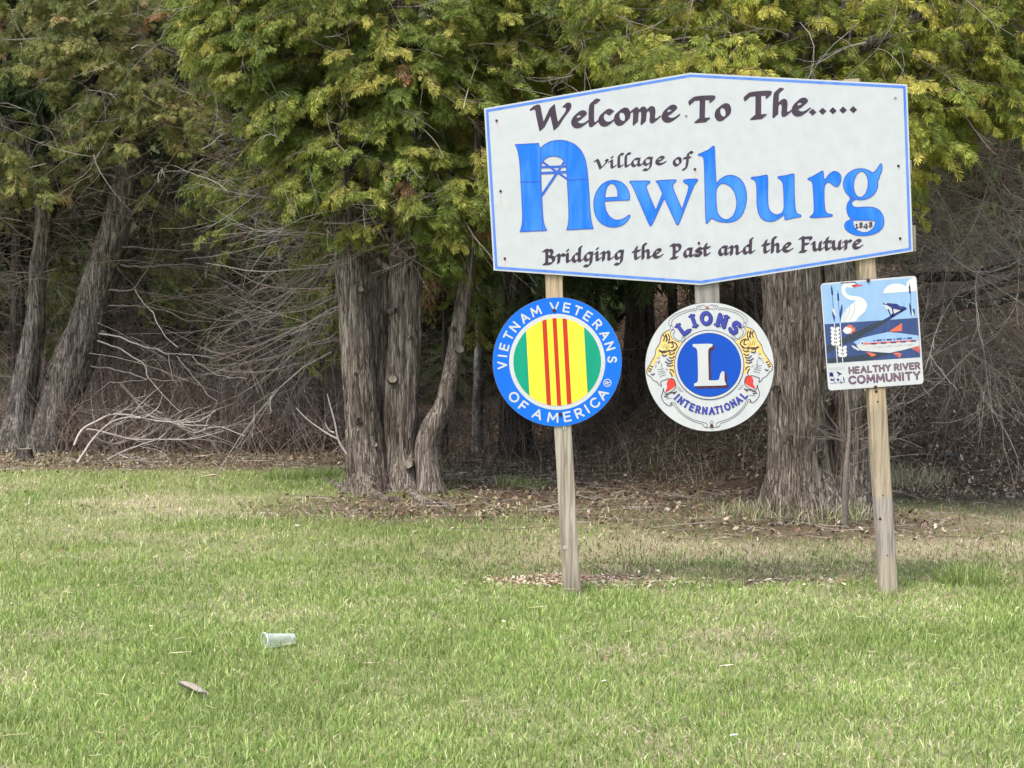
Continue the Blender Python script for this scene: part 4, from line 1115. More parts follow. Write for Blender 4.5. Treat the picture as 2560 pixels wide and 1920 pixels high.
def tuft(px, py, n, r, h, label, seed, green=1.0, w=.006, group=None):
    rg = R(seed); c = gpt(px, py)
    a = rg.uniform(0, 6.28, n); rr = r * np.sqrt(rg.random(n)) 
    x, y = c[0] + rr * np.cos(a), c[1] + rr * np.sin(a) * .7
    isg = rg.random(n) < green
    col = np.where(isg[:, None], GREENS[rg.integers(0, 4, n)] * .85, STRAW[rg.integers(0, 5, n)]) * rg.uniform(.7, 1.25, (n, 1))
    V, F4, F3, cc = blades(x, y, h * rg.uniform(.5, 1.2, n), np.full(n, w), col, rg, lean=.6)
    o = mesh_obj('grass_tuft', V, [F4, F3], M['grass'], None, cc, origin=c)
    return tag(o, label, 'grass tuft', group)
tuft(2425, 1465, 420, .22, .15, 'tall dark green grass tuft to the right of the right post', 1, .93)
tuft(760, 1200, 900, .42, .16, 'lush green grass tuft at the foot of the split cedar', 2, .97)
tuft(1300, 1090 + 130, 240, .25, .13, 'low green grass tuft behind the left post', 3, .85)
tuft(2020, 1300, 380, .5, .20, 'ragged grass tuft around the foot of the big cedar', 4, .45)
tuft(2250, 1215, 420, .45, .24, 'straw coloured grass tuft right of the right post', 5, .08)
tuft(1860, 1290, 160, .3, .16, 'dry bent grass tuft left of the big cedar', 6, .3)
tuft(1760, 1468, 260, .25, .08, 'green grass tuft on the edge of the bare strip between the posts', 7, .9, .005)

tuft(1428, 1492, 90, .13, .075, 'short grass tuft growing against the foot of the left post', 8, .8, .005)
tuft(2228, 1494, 90, .13, .085, 'short grass tuft growing against the foot of the right post', 9, .75, .005)
# ---------------------------------------------------------------- litter
def flakes(x, y, size, col, rng, name, label, cat, lift=.01, long=1.0, mat=None, curl=.4):
    n = len(x); z = ground_z(x, y) + rng.uniform(.001, lift, n)
    a = rng.uniform(0, 6.28, n); t = rng.normal(0, curl, n); t2 = rng.normal(0, curl, n)
    u = np.stack([np.cos(a), np.sin(a), t], -1) * (size * long)[:, None] / 2
    v = np.stack([-np.sin(a), np.cos(a), t2], -1) * size[:, None] / 2
    c = np.stack([x, y, z + size * .15], -1)
    k = size[:, None] * .25 * np.array([0, 0, 1.])
    V = np.stack([c - u, c - v * .8 + k * rng.uniform(-1, 1, (n, 1)), c + u, c + v * .8 + k * rng.uniform(-1, 1, (n, 1))], 1)
    i = np.arange(n)[:, None] * 4
    F = np.vstack([i + np.array([[0, 1, 2]]), i + np.array([[0, 2, 3]])])
    o = mesh_obj(name, V.reshape(-1, 3), F, mat or M['litter'], None, np.repeat(col, 4, 0))
    return tag(o, label, cat, kind='stuff')
BROWNS = np.array([[.20, .145, .10], [.31, .24, .165], [.13, .09, .065], [.42, .35, .25], [.22, .14, .10], [.55, .48, .37]])
rg = R(5)
x, y = scatter(120000, 9.0, 26, rg, 1.5, 1.0)
g, l, c = zones(x, y)
k = rg.random(len(x)) < np.clip(l ** 1.5 * .85 + .012, 0, 1)
x, y = x[k], y[k]; n = len(x)
flakes(x, y, rg.uniform(.012, .045, n), BROWNS[rg.choice(6, n, p=[.27, .22, .25, .09, .13, .04])] * rg.uniform(.6, 1.25, (n, 1)), rg, 'leaf_litter', 'brown leaf litter on the ground beneath the cedars', 'leaf litter', .03, 1.4)
rg = R(6); n = 26000
x, y = rg.uniform(2.3, 7.5, n), rg.uniform(14.0, 20.5, n)
k = np.abs(x) < y * 1280 / FPX + 1.5; x, y = x[k], y[k]; n = len(x)
flakes(x, y, rg.uniform(.012, .036, n), BROWNS[rg.choice(6, n, p=[.2, .24, .22, .14, .12, .08])] * rg.uniform(.6, 1.5, (n, 1)), rg, 'leaf_litter', 'brown leaf litter covering the bank behind the right post', 'leaf litter', .06, 1.3, curl=.7)
x, y = scatter(9000, 4.8, 10, rg, .8); n = len(x); k = rg.random(n) < .09; x, y = x[k], y[k]; n = len(x)
flakes(x, y, rg.uniform(.006, .018, n), BROWNS[rg.integers(0, 6, n)] * 1.2, rg, 'leaf_scraps', 'tiny dry leaf scraps lying in the mown lawn', 'leaf scraps', .04, 1.6)
n = 3400
x = np.concatenate([rg.normal(CHIP[0], .30, n), rg.normal(CHIP2[0] - .2, .6, n // 7)]); y = np.concatenate([rg.normal(CHIP[1] + .06, .09, n), rg.normal(CHIP2[1] + .12, .09, n // 7)])
n = len(x); cc = np.array([[.62, .53, .40], [.48, .38, .27], [.72, .65, .52], [.22, .12, .08], [.30, .17, .11]])[rg.integers(0, 5, n)] * rg.uniform(.8, 1.2, (n, 1))
flakes(x, y, rg.uniform(.009, .026, n), cc, rg, 'wood_chips', 'pale wood chips on the bare soil at the foot of the left post', 'wood chips', .012, 2.2, curl=.25)
# loose twigs and straws on the floor
def ground_twigs(n, y0, y1, name, label, cat, cols, lenr, rad, seed, pick, lift=.02):
    rg = R(seed); x, y = scatter(n * 3, y0, y1, rg, .8); g, l, c = zones(x, y)
    k = rg.random(len(x)) < pick(l, c); x, y = x[k][:n], y[k][:n]; n = len(x)
    a = rg.uniform(0, 6.28, n); L = rg.uniform(*lenr, n)
    s = np.linspace(-.5, .5, 6); bend = rg.normal(0, .12, n)
    X = x[:, None] + (np.cos(a)[:, None] * s + -np.sin(a)[:, None] * bend[:, None] * (s * s * 4 - .3)) * L[:, None]
    Y = y[:, None] + (np.sin(a)[:, None] * s + np.cos(a)[:, None] * bend[:, None] * (s * s * 4 - .3)) * L[:, None]
    Z = ground_z(X, Y) + .006 + rg.uniform(0, lift, n)[:, None] + np.abs(rg.normal(0, .05, n))[:, None] * (s + .5) * L[:, None]
    Rr = rg.uniform(.6, 1.3, n)[:, None] * rad * (1 - .5 * np.abs(s) * 2)[None, :] + .0004
    o = twig_mesh([(np.stack([X, Y, Z], -1), Rr)], [cols[rg.integers(0, len(cols), n)]], name, M['twig'])
    return tag(o, label, cat, kind='stuff')
TW = np.array([[.30, .26, .22], [.20, .17, .14], [.42, .38, .33], [.13, .10, .08]])
ground_twigs(1500, 9.4, 19, 'fallen_twigs', 'thin dead twigs scattered over the leaf litter', 'twigs', TW, (.12, .55), .0028, 9, lambda l, c: l * .9 + c * .4)
ground_twigs(170, 4.9, 10, 'straws', 'pale dry straws lying in the lawn', 'straw', np.array([[.62, .56, .36], [.55, .5, .3], [.45, .42, .2]]), (.03, .11), .0012, 10, lambda l, c: .5 + 0 * l, .045)

# ---------------------------------------------------------------- cedar foliage
def spray_template(seed, nf=9):
    rg = R(seed); V = []; F = []; tw = []
    if nf == 3:
        spec = [(.3, 0, .7, .13), (.1, .6, .6, .12), (.1, -.6, .6, .12)]
    else:
        spec = [(.45, rg.normal(0, .1), .60, .075)]
        for i in range(4):
            for s_ in (-1, 1):
                spec.append((.02 + .17 * i + rg.uniform(-.04, .04), s_ * (.66 - .07 * i + rg.uniform(-.14, .14)), .60 - .05 * i + rg.uniform(-.12, .1), rg.uniform(.055, .085)))
    for t, a, L, w in spec:
        b = np.array([t, 0, -.10 * t * t]); d = np.array([math.cos(a), math.sin(a), -.20 - .15 * rg.random()])
        n = np.array([-math.sin(a), math.cos(a), 0]); m_ = b + d * L * .62; tip = b + d * L + np.array([0, 0, -.06 * L]); i0 = len(V)
        if nf == 3:
            V += [b, m_ + n * w, tip, m_ - n * w]; F += [(i0, i0 + 1, i0 + 2), (i0, i0 + 2, i0 + 3)]; tw += [0, .6, 1, .6]
        else:
            # a scaly finger: narrow where it leaves the spray, blunt and slanted at its end
            V += [b, tip + n * w, tip - n * w * rg.uniform(.2, 1) - d * rg.uniform(.1, .3)]; F += [(i0, i0 + 1, i0 + 2)]; tw += [0, 1, .8]
    return np.array(V), np.array(F), np.array(tw)
TEMPL = [spray_template(s) for s in range(4)]
TEMPL3 = [spray_template(s + 9, 3) for s in range(4)]

def spray_mesh(Pp, D, Nn, S, Cc, name, parent, seed, far=False):
    """place sprays: pos, direction, normal, size, colour"""
    rg = R(seed); D = D / np.linalg.norm(D, axis=1, keepdims=True)
    Sd = np.cross(Nn, D); Sd /= np.linalg.norm(Sd, axis=1, keepdims=True) + 1e-9
    Nn = np.cross(D, Sd)
    which = rg.integers(0, 4, len(Pp)); Vs, Fs, Cs, off = [], [], [], 0
    for k in range(4):
        m = which == k; T, F, tw = (TEMPL3 if far else TEMPL)[k]; n = m.sum()
        if not n: continue
        V = Pp[m][:, None, :] + S[m][:, None, None] * (T[None, :, 0:1] * D[m][:, None, :] + T[None, :, 1:2] * Sd[m][:, None, :] + T[None, :, 2:3] * Nn[m][:, None, :])
        V = V + rg.normal(0, .03, (n, len(T), 1)) * S[m][:, None, None] * Nn[m][:, None, :]
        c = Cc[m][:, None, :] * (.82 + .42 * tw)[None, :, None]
        Vs.append(V.reshape(-1, 3)); Fs.append((F[None] + (np.arange(n) * len(T))[:, None, None]).reshape(-1, 3) + off); Cs.append(c.reshape(-1, 3)); off += n * len(T)
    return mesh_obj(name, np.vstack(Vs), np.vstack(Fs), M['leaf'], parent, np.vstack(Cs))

PAL0 = {  # base greens and yellows of live foliage
 'mid': np.array([[.085, .120, .022], [.115, .155, .030], [.155, .185, .038], [.22, .235, .052], [.30, .29, .075]]),
 'yellow': np.array([[.10, .125, .022], [.155, .175, .030], [.22, .225, .040], [.30, .275, .055], [.40, .35, .085]]),
 'dull': np.array([[.085, .105, .030], [.11, .13, .035], [.145, .160, .045], [.19, .185, .06], [.23, .18, .08]]),
 'dark': np.array([[.035, .060, .016], [.045, .075, .02], [.06, .09, .024], [.075, .10, .03], [.09, .11, .035]]),
}
PAL = {k_: v_ * {'mid': (1.36, 1.30, 1.2), 'yellow': (1.26, 1.30, 1.15), 'dull': (1.28, 1.25, 1.2), 'dark': (1.25, 1.2, 1.25)}[k_] for k_, v_ in PAL0.items()}
def in_poly(x, y, poly):
    ins = np.zeros(np.shape(x), bool); poly = np.asarray(poly, float)
    for p, q in zip(poly, np.roll(poly, -1, 0)):
        if p[1] == q[1]: continue
        ins ^= ((p[1] > y) != (q[1] > y)) & (x < (q[0] - p[0]) * (y - p[1]) / (q[1] - p[1]) + p[0])
    return ins
def sample_px(poly, n, rg, gap=0, gs=110, seed=0):
    poly = np.asarray(poly, float); lo, hi = poly.min(0), poly.max(0); xs, ys = [], []
    while sum(map(len, xs)) < n:
        x = rg.uniform(lo[0], hi[0], 4 * n); y = rg.uniform(lo[1], hi[1], 4 * n)
        k = in_poly(x, y, poly)
        if gap: k &= n2(x, y, gs, seed, 2) > (rg.random(4 * n) * .3 - 1 + gap)
        xs.append(x[k]); ys.append(y[k])
    return np.concatenate(xs)[:n], np.concatenate(ys)[:n]

def clumps(px, py, Y, axis_xy, L, per, size, pal, rg, droop=.5, front=.65, hang=.55, tone=1.0):
    """each clump: a drooping branchlet with flat side sprays. returns spray arrays and branchlet paths"""
    n = len(px); C = P(px, py, Y)
    out = np.stack([C[:, 0] - axis_xy[0], C[:, 1] - axis_xy[1] , np.zeros(n)], -1)
    out[:, 1] = np.minimum(out[:, 1], 1.0) - front
    out /= np.linalg.norm(out, axis=1, keepdims=True) + 1e-6
    out += rg.normal(0, .35, (n, 3)); out[:, 2] = rg.uniform(-.35, .25, n)
    out /= np.linalg.norm(out, axis=1, keepdims=True)
    L = L * rg.uniform(.7, 1.3, n)
    g = -droop * np.linspace(.15, .45, 7)
    path = wander(C - out * (L * .6)[:, None], out, L, 8, .07, g, rg)
    # sprays along
    T = n * per
    ci = np.repeat(np.arange(n), per); t = rg.uniform(.15, 1, T)
    f = t * 7; i = np.minimum(f.astype(int), 6); fr = (f - i)[:, None]
    p = path[ci, i] * (1 - fr) + path[ci, i + 1] * fr
    d = path[ci, i + 1] - path[ci, i]; d /= np.linalg.norm(d, axis=1, keepdims=True)
    side = np.cross(d, [0, 0, 1.]); side /= np.linalg.norm(side, axis=1, keepdims=True) + 1e-6
    sg = rg.choice([-1, 1], T)[:, None]
    spread = rg.uniform(.0, .30, T)[:, None] * (L[ci] * (1.15 - .7 * t))[:, None]
    dirn = d * rg.uniform(.4, 1.1, T)[:, None] + side * sg * rg.uniform(.2, 1.0, T)[:, None] + rg.normal(0, .22, (T, 3))
    dirn[:, 2] -= hang * rg.uniform(.4, 1.4, T)
    dn = dirn / np.linalg.norm(dirn, axis=1, keepdims=True)
    pos = p + (side * sg * .8 + d * .5) * spread - np.array([0, 0, 1.]) * spread * .35
    # spray planes hang: normals mostly horizontal, facing outward, some flat
    nn = np.stack([rg.normal(0, .7, T), -np.abs(rg.normal(.6, .5, T)), rg.uniform(-.1, 1.0, T)], -1)
    nn = nn - dn * np.sum(nn * dn, 1, keepdims=True); nn /= np.linalg.norm(nn, axis=1, keepdims=True) + 1e-9
    S = size * rg.uniform(.6, 1.35, T)
    ctone = rg.choice(5, n, p=[.26, .30, .26, .13, .05])
    lv = np.clip(ctone[ci] + rg.choice([-1, 0, 0, 1], T), 0, 4)
    col = pal[lv] * (tone * rg.uniform(.8, 1.2, n)[ci] * rg.uniform(.8, 1.2, T))[:, None]
    dead = rg.random(n)[ci] < .008
    col[dead] = np.array([.26, .15, .07]) * rg.uniform(.6, 1.3, (dead.sum(), 1))
    return (pos, dn, nn, S, col), path

def make_crown(parent, jobs, seed, name='crown', far=False):
    rg = R(seed); A = [[] for _ in range(5)]; paths = []
    up = [dict(j, Y=(j['Y'][0] + 1.2, j['Y'][1] + 1.6), poly=[(a, min(b, -420)) for a, b in j['poly']], n=max(8, int(j['n'] * (.25 if not far else .35))), per=9, size=.5, gap=0, L=1.0) for j in jobs if min(b for a, b in j['poly']) < -500]
    if name == 'crown': jobs = [dict(j, poly=[(a, max(b, -150)) for a, b in j['poly']]) for j in jobs]
    if not far and up: make_crown(parent, [dict(u, poly=[(a, b) for a, b in u['poly']]) for u in up], seed + 7, 'upper_crown', True)
    elif far and up and name == 'crown': jobs += up
    for jb in jobs:
        jb = dict(jb); n = max(1, int(jb.pop('n') * DENS)); poly = jb.pop('poly'); Y0, Y1 = jb.pop('Y'); gap = jb.pop('gap', 0)
        px, py = sample_px(poly, n, rg, gap, seed=seed)
        Y = rg.uniform(Y0, Y1, n)
        arr, path = clumps(px, py, Y, rg=rg, **jb)
        for a_, b_ in zip(A, arr): a_.append(b_)
        paths.append(path)
    o = spray_mesh(*[np.concatenate(a_) for a_ in A], name, parent, seed, far)
    if far: return
    path = np.concatenate(paths)[:, ::2]
    Rr = np.linspace(.0045, .0012, 4)[None, :] * np.ones((len(path), 1))
    cols = np.array([.17, .13, .10]) * R(seed).uniform(.6, 1.6, (len(path), 1))
    w = twig_mesh([(path, Rr)], [cols], 'branchlets', M['twig'], parent); w['kind'] = 'stuff'
    return path

def limbs(parent, axis, targets, r0, seed, mat=None, n=10):
    """living limbs from the stem axis to points of the crown, one mesh each"""
    rg = R(seed)
    for t in targets:
        t = np.asarray(t, float)
        z0 = t[2] - rg.uniform(.0, .5) * np.hypot(t[0] - axis[0], t[1] - axis[1]) - .1
        s = np.array([axis[0], axis[1], z0]); m_ = (s + t) / 2 + np.array([0, 0, .22]) + rg.normal(0, .08, 3)
        V, F, _, _ = stem_mesh([s, m_, t], [r0, r0 * .7, r0 * .25], int(rg.integers(1, 999)), nseg=10, ds=.07, ridge=.03)
        mesh_obj('limb', V, F, mat or M['bark'], parent, smooth=True)

def stem(parent, pts, radii, seed, mat='bark', name='stem', **kw):
    V, F, C, r = stem_mesh(pts, radii, seed, **kw)
    return mesh_obj(name, V, F, M[mat], parent, smooth=True)

def pxr(px, Y): return px * Y / FPX       # pixel width -> metres at depth

def stub(parent, px, py, Y, r, L=.05, face=(0, -1, .15), cutcol=True, name='cut_stub'):
    dark = int(px * 7 + py) % 3 != 0 and r < .04
    if dark: name = 'knot'
    c = P(px, py, Y); f = np.array(face, float); f /= np.linalg.norm(f)
    u = np.cross(f, [0, 0, 1.]); u /= np.linalg.norm(u); v = np.cross(f, u); n = 16; a = np.arange(n) * 2 * math.pi / n
    rg = R(int(px)); wob = 1 + .12 * noise(np.stack([np.cos(a) * 2, np.sin(a) * 2, np.full(n, px * .1)], -1), 3)
    V = []
    for rr, d in ((1.7, -.05), (1.25, L * .25), (1.05, L * .85), (.93, L), (.80, L - .003), (0.45, L - .006)):
        V.append(c + f * d + r * rr * wob[:, None] * (np.cos(a)[:, None] * u + np.sin(a)[:, None] * v))
    V = np.vstack(V); idx = np.arange(6 * n).reshape(6, n)
    q = np.stack([idx[:-1], np.roll(idx[:-1], -1, 1), np.roll(idx[1:], -1, 1), idx[1:]], -1).reshape(-1, 4)[:, ::-1]
    mi = np.concatenate([np.repeat([0, 0, 0, 1, 1], n), [1]])
    return mesh_obj(name, V, [q, idx[-1][None, ::-1]], [M['bark'], M['bark_dark'] if dark else M['cutwood']], parent, mat_idx=mi)
M['cutwood'] = paint_mat('cut_wood', (.30, .27, .21), (.17, .145, .11), s=40, rough=.85, spec=.1)

def dead_twigs(parent, starts, dirs, lens, r0, seed, curl=.10, grav=None, kids=4, cols=None, name='dead_twigs', n=7):
    if grav is not None and np.ndim(grav): grav = np.interp(np.linspace(0, 1, n - 1), np.linspace(0, 1, len(grav)), grav)
    rg = R(seed); starts = np.asarray(starts, float); T = len(starts)
    g = grav if grav is not None else np.concatenate([np.full((n - 1) // 2, -.10), np.full(n - 1 - (n - 1) // 2, .05)])
    A = wander(starts, np.asarray(dirs, float), np.asarray(lens), n, curl, g, rg)
    ra = np.asarray(r0)[:, None] * .8 * np.linspace(1, .30, n)[None, :]
    col = cols if cols is not None else TWC[rg.integers(0, len(TWC), T)]
    out, cs = [(A, ra)], [col]
    P_, R_, C_, Ln = A, ra, col, np.asarray(lens)
    for lvl, kd in enumerate((kids, max(1, kids - 2))):
        Tn = len(P_); ci = np.repeat(np.arange(Tn), kd); i = rg.integers(1, n - 2, len(ci))
        s0 = P_[ci, i]; d = P_[ci, i + 1] - P_[ci, i]; d /= np.linalg.norm(d, axis=1, keepdims=True)
        d = d + rg.normal(0, .55, (len(ci), 3)); L2 = Ln[ci] * rg.uniform(.25, .6, len(ci))
        B = wander(s0, d, L2, n, curl * 1.2, g * .8 if np.ndim(g) else g, rg)
        rb = (R_[ci, i] * .6)[:, None] * np.linspace(1, .3, n)[None, :]
        rb = np.maximum(rb, .0011)
        out.append((B[:, ::2] if lvl else B, rb[:, ::2] if lvl else rb)); cs.append(C_[ci] * rg.uniform(.75, 1.25, (len(ci), 1)))
        P_, R_, C_, Ln = B, rb, cs[-1], L2
        if lvl == 0 and kids < 3: break
    o = twig_mesh(out, cs, name, M['twig'], parent)
    o['kind'] = 'stuff'
    return o
TWC = np.array([[.30, .27, .24], [.21, .185, .16], [.38, .35, .315], [.15, .125, .105], [.25, .20, .17]])

# ================================================================ split cedar left of the sign
YM = 15.0; b0 = gpt(975, 1225); YM = b0[1]
cm = empty('cedar_tree', b0, 'grey barked cedar with four split stems and a dense green crown left of the sign', 'tree', 'cedars of the tree row')
def st(pts, Y, zpad=None):
    return [P(x, y, Y_) for (x, y), Y_ in zip(pts, Y if np.ndim(Y) else [Y] * len(pts))]
stem(cm, st([(925, 1235), (918, 1150), (902, 1000), (888, 850), (875, 700), (856, 560), (842, 420), (838, 200), (850, -100), (880, -500)], YM - .05), [pxr(v, YM) for v in (56, 46, 38, 35, 34, 32, 28, 25, 20, 12)], 3, flare=.45, lobes=4, flare_h=.22, nseg=84, ds=.028, ridge=.15)
stem(cm, st([(975, 1230), (965, 1100), (955, 900), (945, 700), (945, 520), (950, 300), (960, 0), (965, -400)], YM + .32), [pxr(v, YM) for v in (52, 45, 40, 38, 34, 30, 24, 12)], 4, nseg=64, ds=.034, ridge=.15)
stem(cm, st([(1012, 1240), (1002, 1140), (1003, 1000), (1010, 850), (1014, 700), (1018, 560), (1010, 420), (1010, 200), (1030, -200), (1040, -700)], YM + .05), [pxr(v, YM) for v in (54, 44, 41, 40, 39, 37, 33, 29, 24, 12)], 5, flare=.4, lobes=5, flare_h=.2, nseg=84, ds=.028, ridge=.15)
stem(cm, st([(1080, 1245), (1072, 1190), (1066, 1120), (1082, 1068), (1109, 1018), (1121, 960), (1134, 889), (1146, 816), (1157, 754), (1170, 677), (1176, 590), (1186, 470), (1195, 300)], [YM - .12] * 6 + [YM] * 7), [pxr(v, YM) for v in (34, 30, 28, 28, 25, 21, 19, 18, 17, 16, 14, 12, 8)], 6, flare=.35, lobes=3, flare_h=.15, nseg=72, ds=.022, ridge=.07)
for x, y, r, L in ((983, 949, .050, .105), (1031, 1160, .055, .15), (907, 728, .036, .145), (873, 852, .022, .12), (893, 1055, .045, .175), (897, 938, .02, .16), (982, 778, .03, .10), (1020, 845, .02, .115), (930, 972, .02, .11), (937, 1112, .03, .15)):
    stub(cm, x, y, YM - .05, r * .75, L, face=(R(int(x)).normal(0, .25), -1, .1))
stub(cm, 1143, 873, YM, .04, .09, face=(.35, -1, .05))
for x, y in ((1138, 822),): stub(cm, x, y, YM, .018, .09, face=(-.2, -1, 0))
# surface roots
for pts, r, sd in (((( 905, 1215), (870, 1225), (835, 1215), (815, 1200)), .05, 61), (((1030, 1240), (1060, 1258), (1105, 1262), (1135, 1285)), .04, 62), (((930, 1238), (960, 1252), (1000, 1255)), .05, 63)):
    q = [G(a, b)[0] + np.array([0, -.1 * 0, .015]) for a, b in pts]
    V, F, _, _ = stem_mesh(q, np.linspace(r, r * .35, len(q)), sd, nseg=14, ds=.03, ridge=.05)
    mesh_obj('root', V, F, M['bark'], cm, smooth=True)
main_poly = [(470, -1100), (455, 100), (560, 190), (640, 320), (660, 400), (720, 440), (760, 500), (850, 480), (930, 500), (1010, 530), (1050, 590), (1120, 640), (1190, 600), (1230, 560), (1240, 240), (1320, 200), (1560, 190), (1560, -1100)]
axm = (b0[0], YM)
make_crown(cm, [
    dict(n=1250, poly=main_poly, Y=(13.5, 14.8), axis_xy=axm, L=.32, per=40, size=.088, pal=PAL['mid'], gap=.60),
    dict(n=260, poly=main_poly, Y=(14.6, 16.6), axis_xy=axm, L=.6, per=26, size=.15, pal=PAL['mid'], tone=.85),
    dict(n=46, poly=[(500, 350), (640, 330), (840, 440), (900, 560), (830, 640), (700, 620), (560, 590), (480, 480)], Y=(14.4, 15.6), axis_xy=axm, L=.45, per=22, size=.095, pal=PAL['mid'], gap=.5, tone=.85),
    dict(n=60, poly=[(660, 420), (1010, 480), (1230, 520), (1220, 690), (1120, 700), (1040, 620), (940, 580), (840, 600), (760, 560)], Y=(13.7, 14.7), axis_xy=axm, L=.3, per=26, size=.09, pal=PAL['mid'], gap=.9),
    dict(n=16, poly=[(1040, 560), (1190, 560), (1215, 780), (1130, 740), (1060, 640)], Y=(15.0, 16.0), axis_xy=axm, L=.4, per=22, size=.09, pal=PAL['mid'], tone=.8),
], 41)
rg = R(42)
limbs(cm, axm, [P(x, y, Y) for x, y, Y in ((560, 300, 14.6), (620, 150, 14.3), (700, 60, 14), (800, 300, 14), (900, 100, 13.9), (1000, 260, 13.9), (1100, 330, 14.1), (1200, 150, 14), (1180, 420, 14.4), (1400, 80, 14.2), (680, 450, 14.4), (1100, -100, 14), (760, -200, 14), (560, 480, 14.9))], .035, 43)
n = 120
s0 = P(rg.uniform(480, 1240, n), rg.uniform(-60, 520, n), rg.uniform(13.3, 14.3, n)); dd = rg.normal(0, 1, (n, 3)) * [1, .6, .7]
dead_twigs(cm, s0, dd, rg.uniform(.25, .8, n), rg.uniform(.003, .006, n), 46, kids=3)
# dark forked limb in front of the stems
V, F, _, _ = stem_mesh(st([(875, 485), (920, 530), (965, 572), (1020, 590), (1080, 575), (1120, 560)], [14.9, 14.75, 14.65, 14.6, 14.7, 14.8]), [.045, .05, .055, .04, .022, .01], 12, nseg=20, ds=.03)
mesh_obj('limb', V, F, M['bark_dark'], cm, smooth=True)
n = 80
s0 = P(rg.uniform(850, 1200, n), rg.uniform(430, 620, n), YM + rg.uniform(-.5, .3, n)); dd = np.stack([rg.choice([-1, 1], n) * rg.uniform(.4, 1, n), rg.uniform(-.7, .1, n), rg.uniform(-.5, .3, n)], -1)
dead_twigs(cm, s0, dd, rg.uniform(.35, 1.1, n), rg.uniform(.003, .008, n), 44, kids=3)
n = 60
s0 = P(rg.uniform(800, 900, n), rg.uniform(400, 900, n), YM + rg.uniform(-.1, .6, n)); dd = np.stack([-rg.uniform(.6, 1, n), rg.uniform(-.5, .3, n), rg.uniform(-.4, .3, n)], -1)
dead_twigs(cm, s0, dd, rg.uniform(.7, 1.9, n), rg.uniform(.004, .011, n), 45, kids=4)

# ================================================================ big cedar behind the sign
b1 = gpt(1995, 1285); YR = b1[1]
cr = empty('cedar_tree', b1, 'broad furrowed cedar trunk right behind the sign under yellow green foliage', 'tree', 'cedars of the tree row')
stem(cr, st([(2000, 1300), (1998, 1200), (1995, 1050), (1992, 900), (1985, 740), (1975, 600), (1965, 300), (1960, -100), (1960, -600)], YR), [pxr(v, YR) for v in (84, 74, 72, 73, 74, 72, 66, 50, 25)], 13, flare=.5, lobes=6, flare_h=.25, nseg=120, ds=.03, ridge=.2)
stem(cr, st([(2118, 1300), (2114, 1200), (2110, 1050), (2104, 900), (2094, 740), (2086, 600), (2110, 300), (2140, -100)], YR + .12), [pxr(v, YR) for v in (70, 60, 58, 57, 54, 50, 38, 20)], 14, flare=.35, lobes=4, flare_h=.2, nseg=80, ds=.03, ridge=.18)
for x, y, r in ((1944, 970, .03), (2022, 920, .022), (2025, 1020, .018), (1960, 800, .02), (2064, 1003, .02), (2045, 1130, .03)):
    stub(cr, x, y, YR, r, .245, face=(R(int(x)).normal(0, .2), -1, 0))
for pts, r, sd in ((((1945, 1262), (1910, 1275), (1880, 1262), (1862, 1250)), .05, 71), (((2130, 1285), (2170, 1300), (2210, 1300)), .05, 72), (((1990, 1300), (1960, 1315), (1925, 1318)), .05, 73)):
    q = [G(a, b)[0] + np.array([0, 0, .01]) for a, b in pts]
    V, F, _, _ = stem_mesh(q, np.linspace(r, r * .35, len(q)), sd, nseg=14, ds=.03, ridge=.06)
    mesh_obj('root', V, F, M['bark'], cr, smooth=True)
for pts, rr, sd in ((((2140, 730), (2250, 708), (2330, 692), (2420, 690), (2490, 672), (2570, 655), (2700, 640)), (.06, .052, .045, .042, .038, .034, .02), 15),
                    (((2120, 860), (2250, 808), (2340, 780), (2400, 748), (2450, 728), (2540, 700), (2680, 680)), (.055, .05, .04, .036, .030, .026, .02), 16),
                    (((2350, 776), (2420, 762), (2480, 758), (2560, 738), (2700, 735)), (.036, .034, .032, .028, .02), 17),
                    (((2100, 140), (2200, 95), (2290, 45), (2330, 10)), (.06, .05, .04, .03), 18), (((1960, 100), (2040, 50), (2110, 20)), (.04, .035, .02), 19)):
    V, F, _, _ = stem_mesh(st(pts, YR + (.2 if sd < 18 else -.5)), rr, sd, nseg=22, ds=.03)
    mesh_obj('limb', V, F, M['bark_dark'] if sd < 18 else M['bark_grey'], cr, smooth=True)
rpoly_ = [(1400, -1100), (1420, 0), (1480, 150), (1600, 185), (1720, 175), (2260, 195), (2275, 330), (2330, 360), (2400, 330), (2450, 280), (2560, 330), (2900, 380), (2900, -1100)]
axr = (b1[0], YR)
make_crown(cr, [
    dict(n=950, poly=rpoly_, Y=(11.6, 12.8), axis_xy=axr, L=.28, per=30, size=.085, pal=PAL['yellow'], gap=.48, front=.8),
    dict(n=200, poly=rpoly_, Y=(13.4, 15.2), axis_xy=axr, L=.6, per=24, size=.13, pal=PAL['mid'], tone=.8),
    dict(n=34, poly=[(2255, 200), (2420, 190), (2460, 260), (2400, 340), (2310, 390), (2275, 330)], Y=(11.4, 12.2), axis_xy=axr, L=.4, per=28, size=.09, pal=PAL['yellow'], tone=1.15),
    dict(n=10, poly=[(2270, 380), (2300, 370), (2290, 520), (2275, 520)], Y=(11.8, 12.4), axis_xy=axr, L=.3, per=18, size=.08, pal=PAL['yellow']),
    dict(n=4, poly=[(2330, 340), (2370, 340), (2360, 410), (2340, 410)], Y=(11.8, 12.2), axis_xy=axr, L=.25, per=16, size=.07, pal=PAL['yellow']),
    dict(n=24, poly=[(1440, 60), (1900, 60), (1900, 170), (1560, 170)], Y=(10.9, 11.6), axis_xy=axr, L=.4, per=26, size=.08, pal=PAL['yellow'], tone=1.1),
], 51)
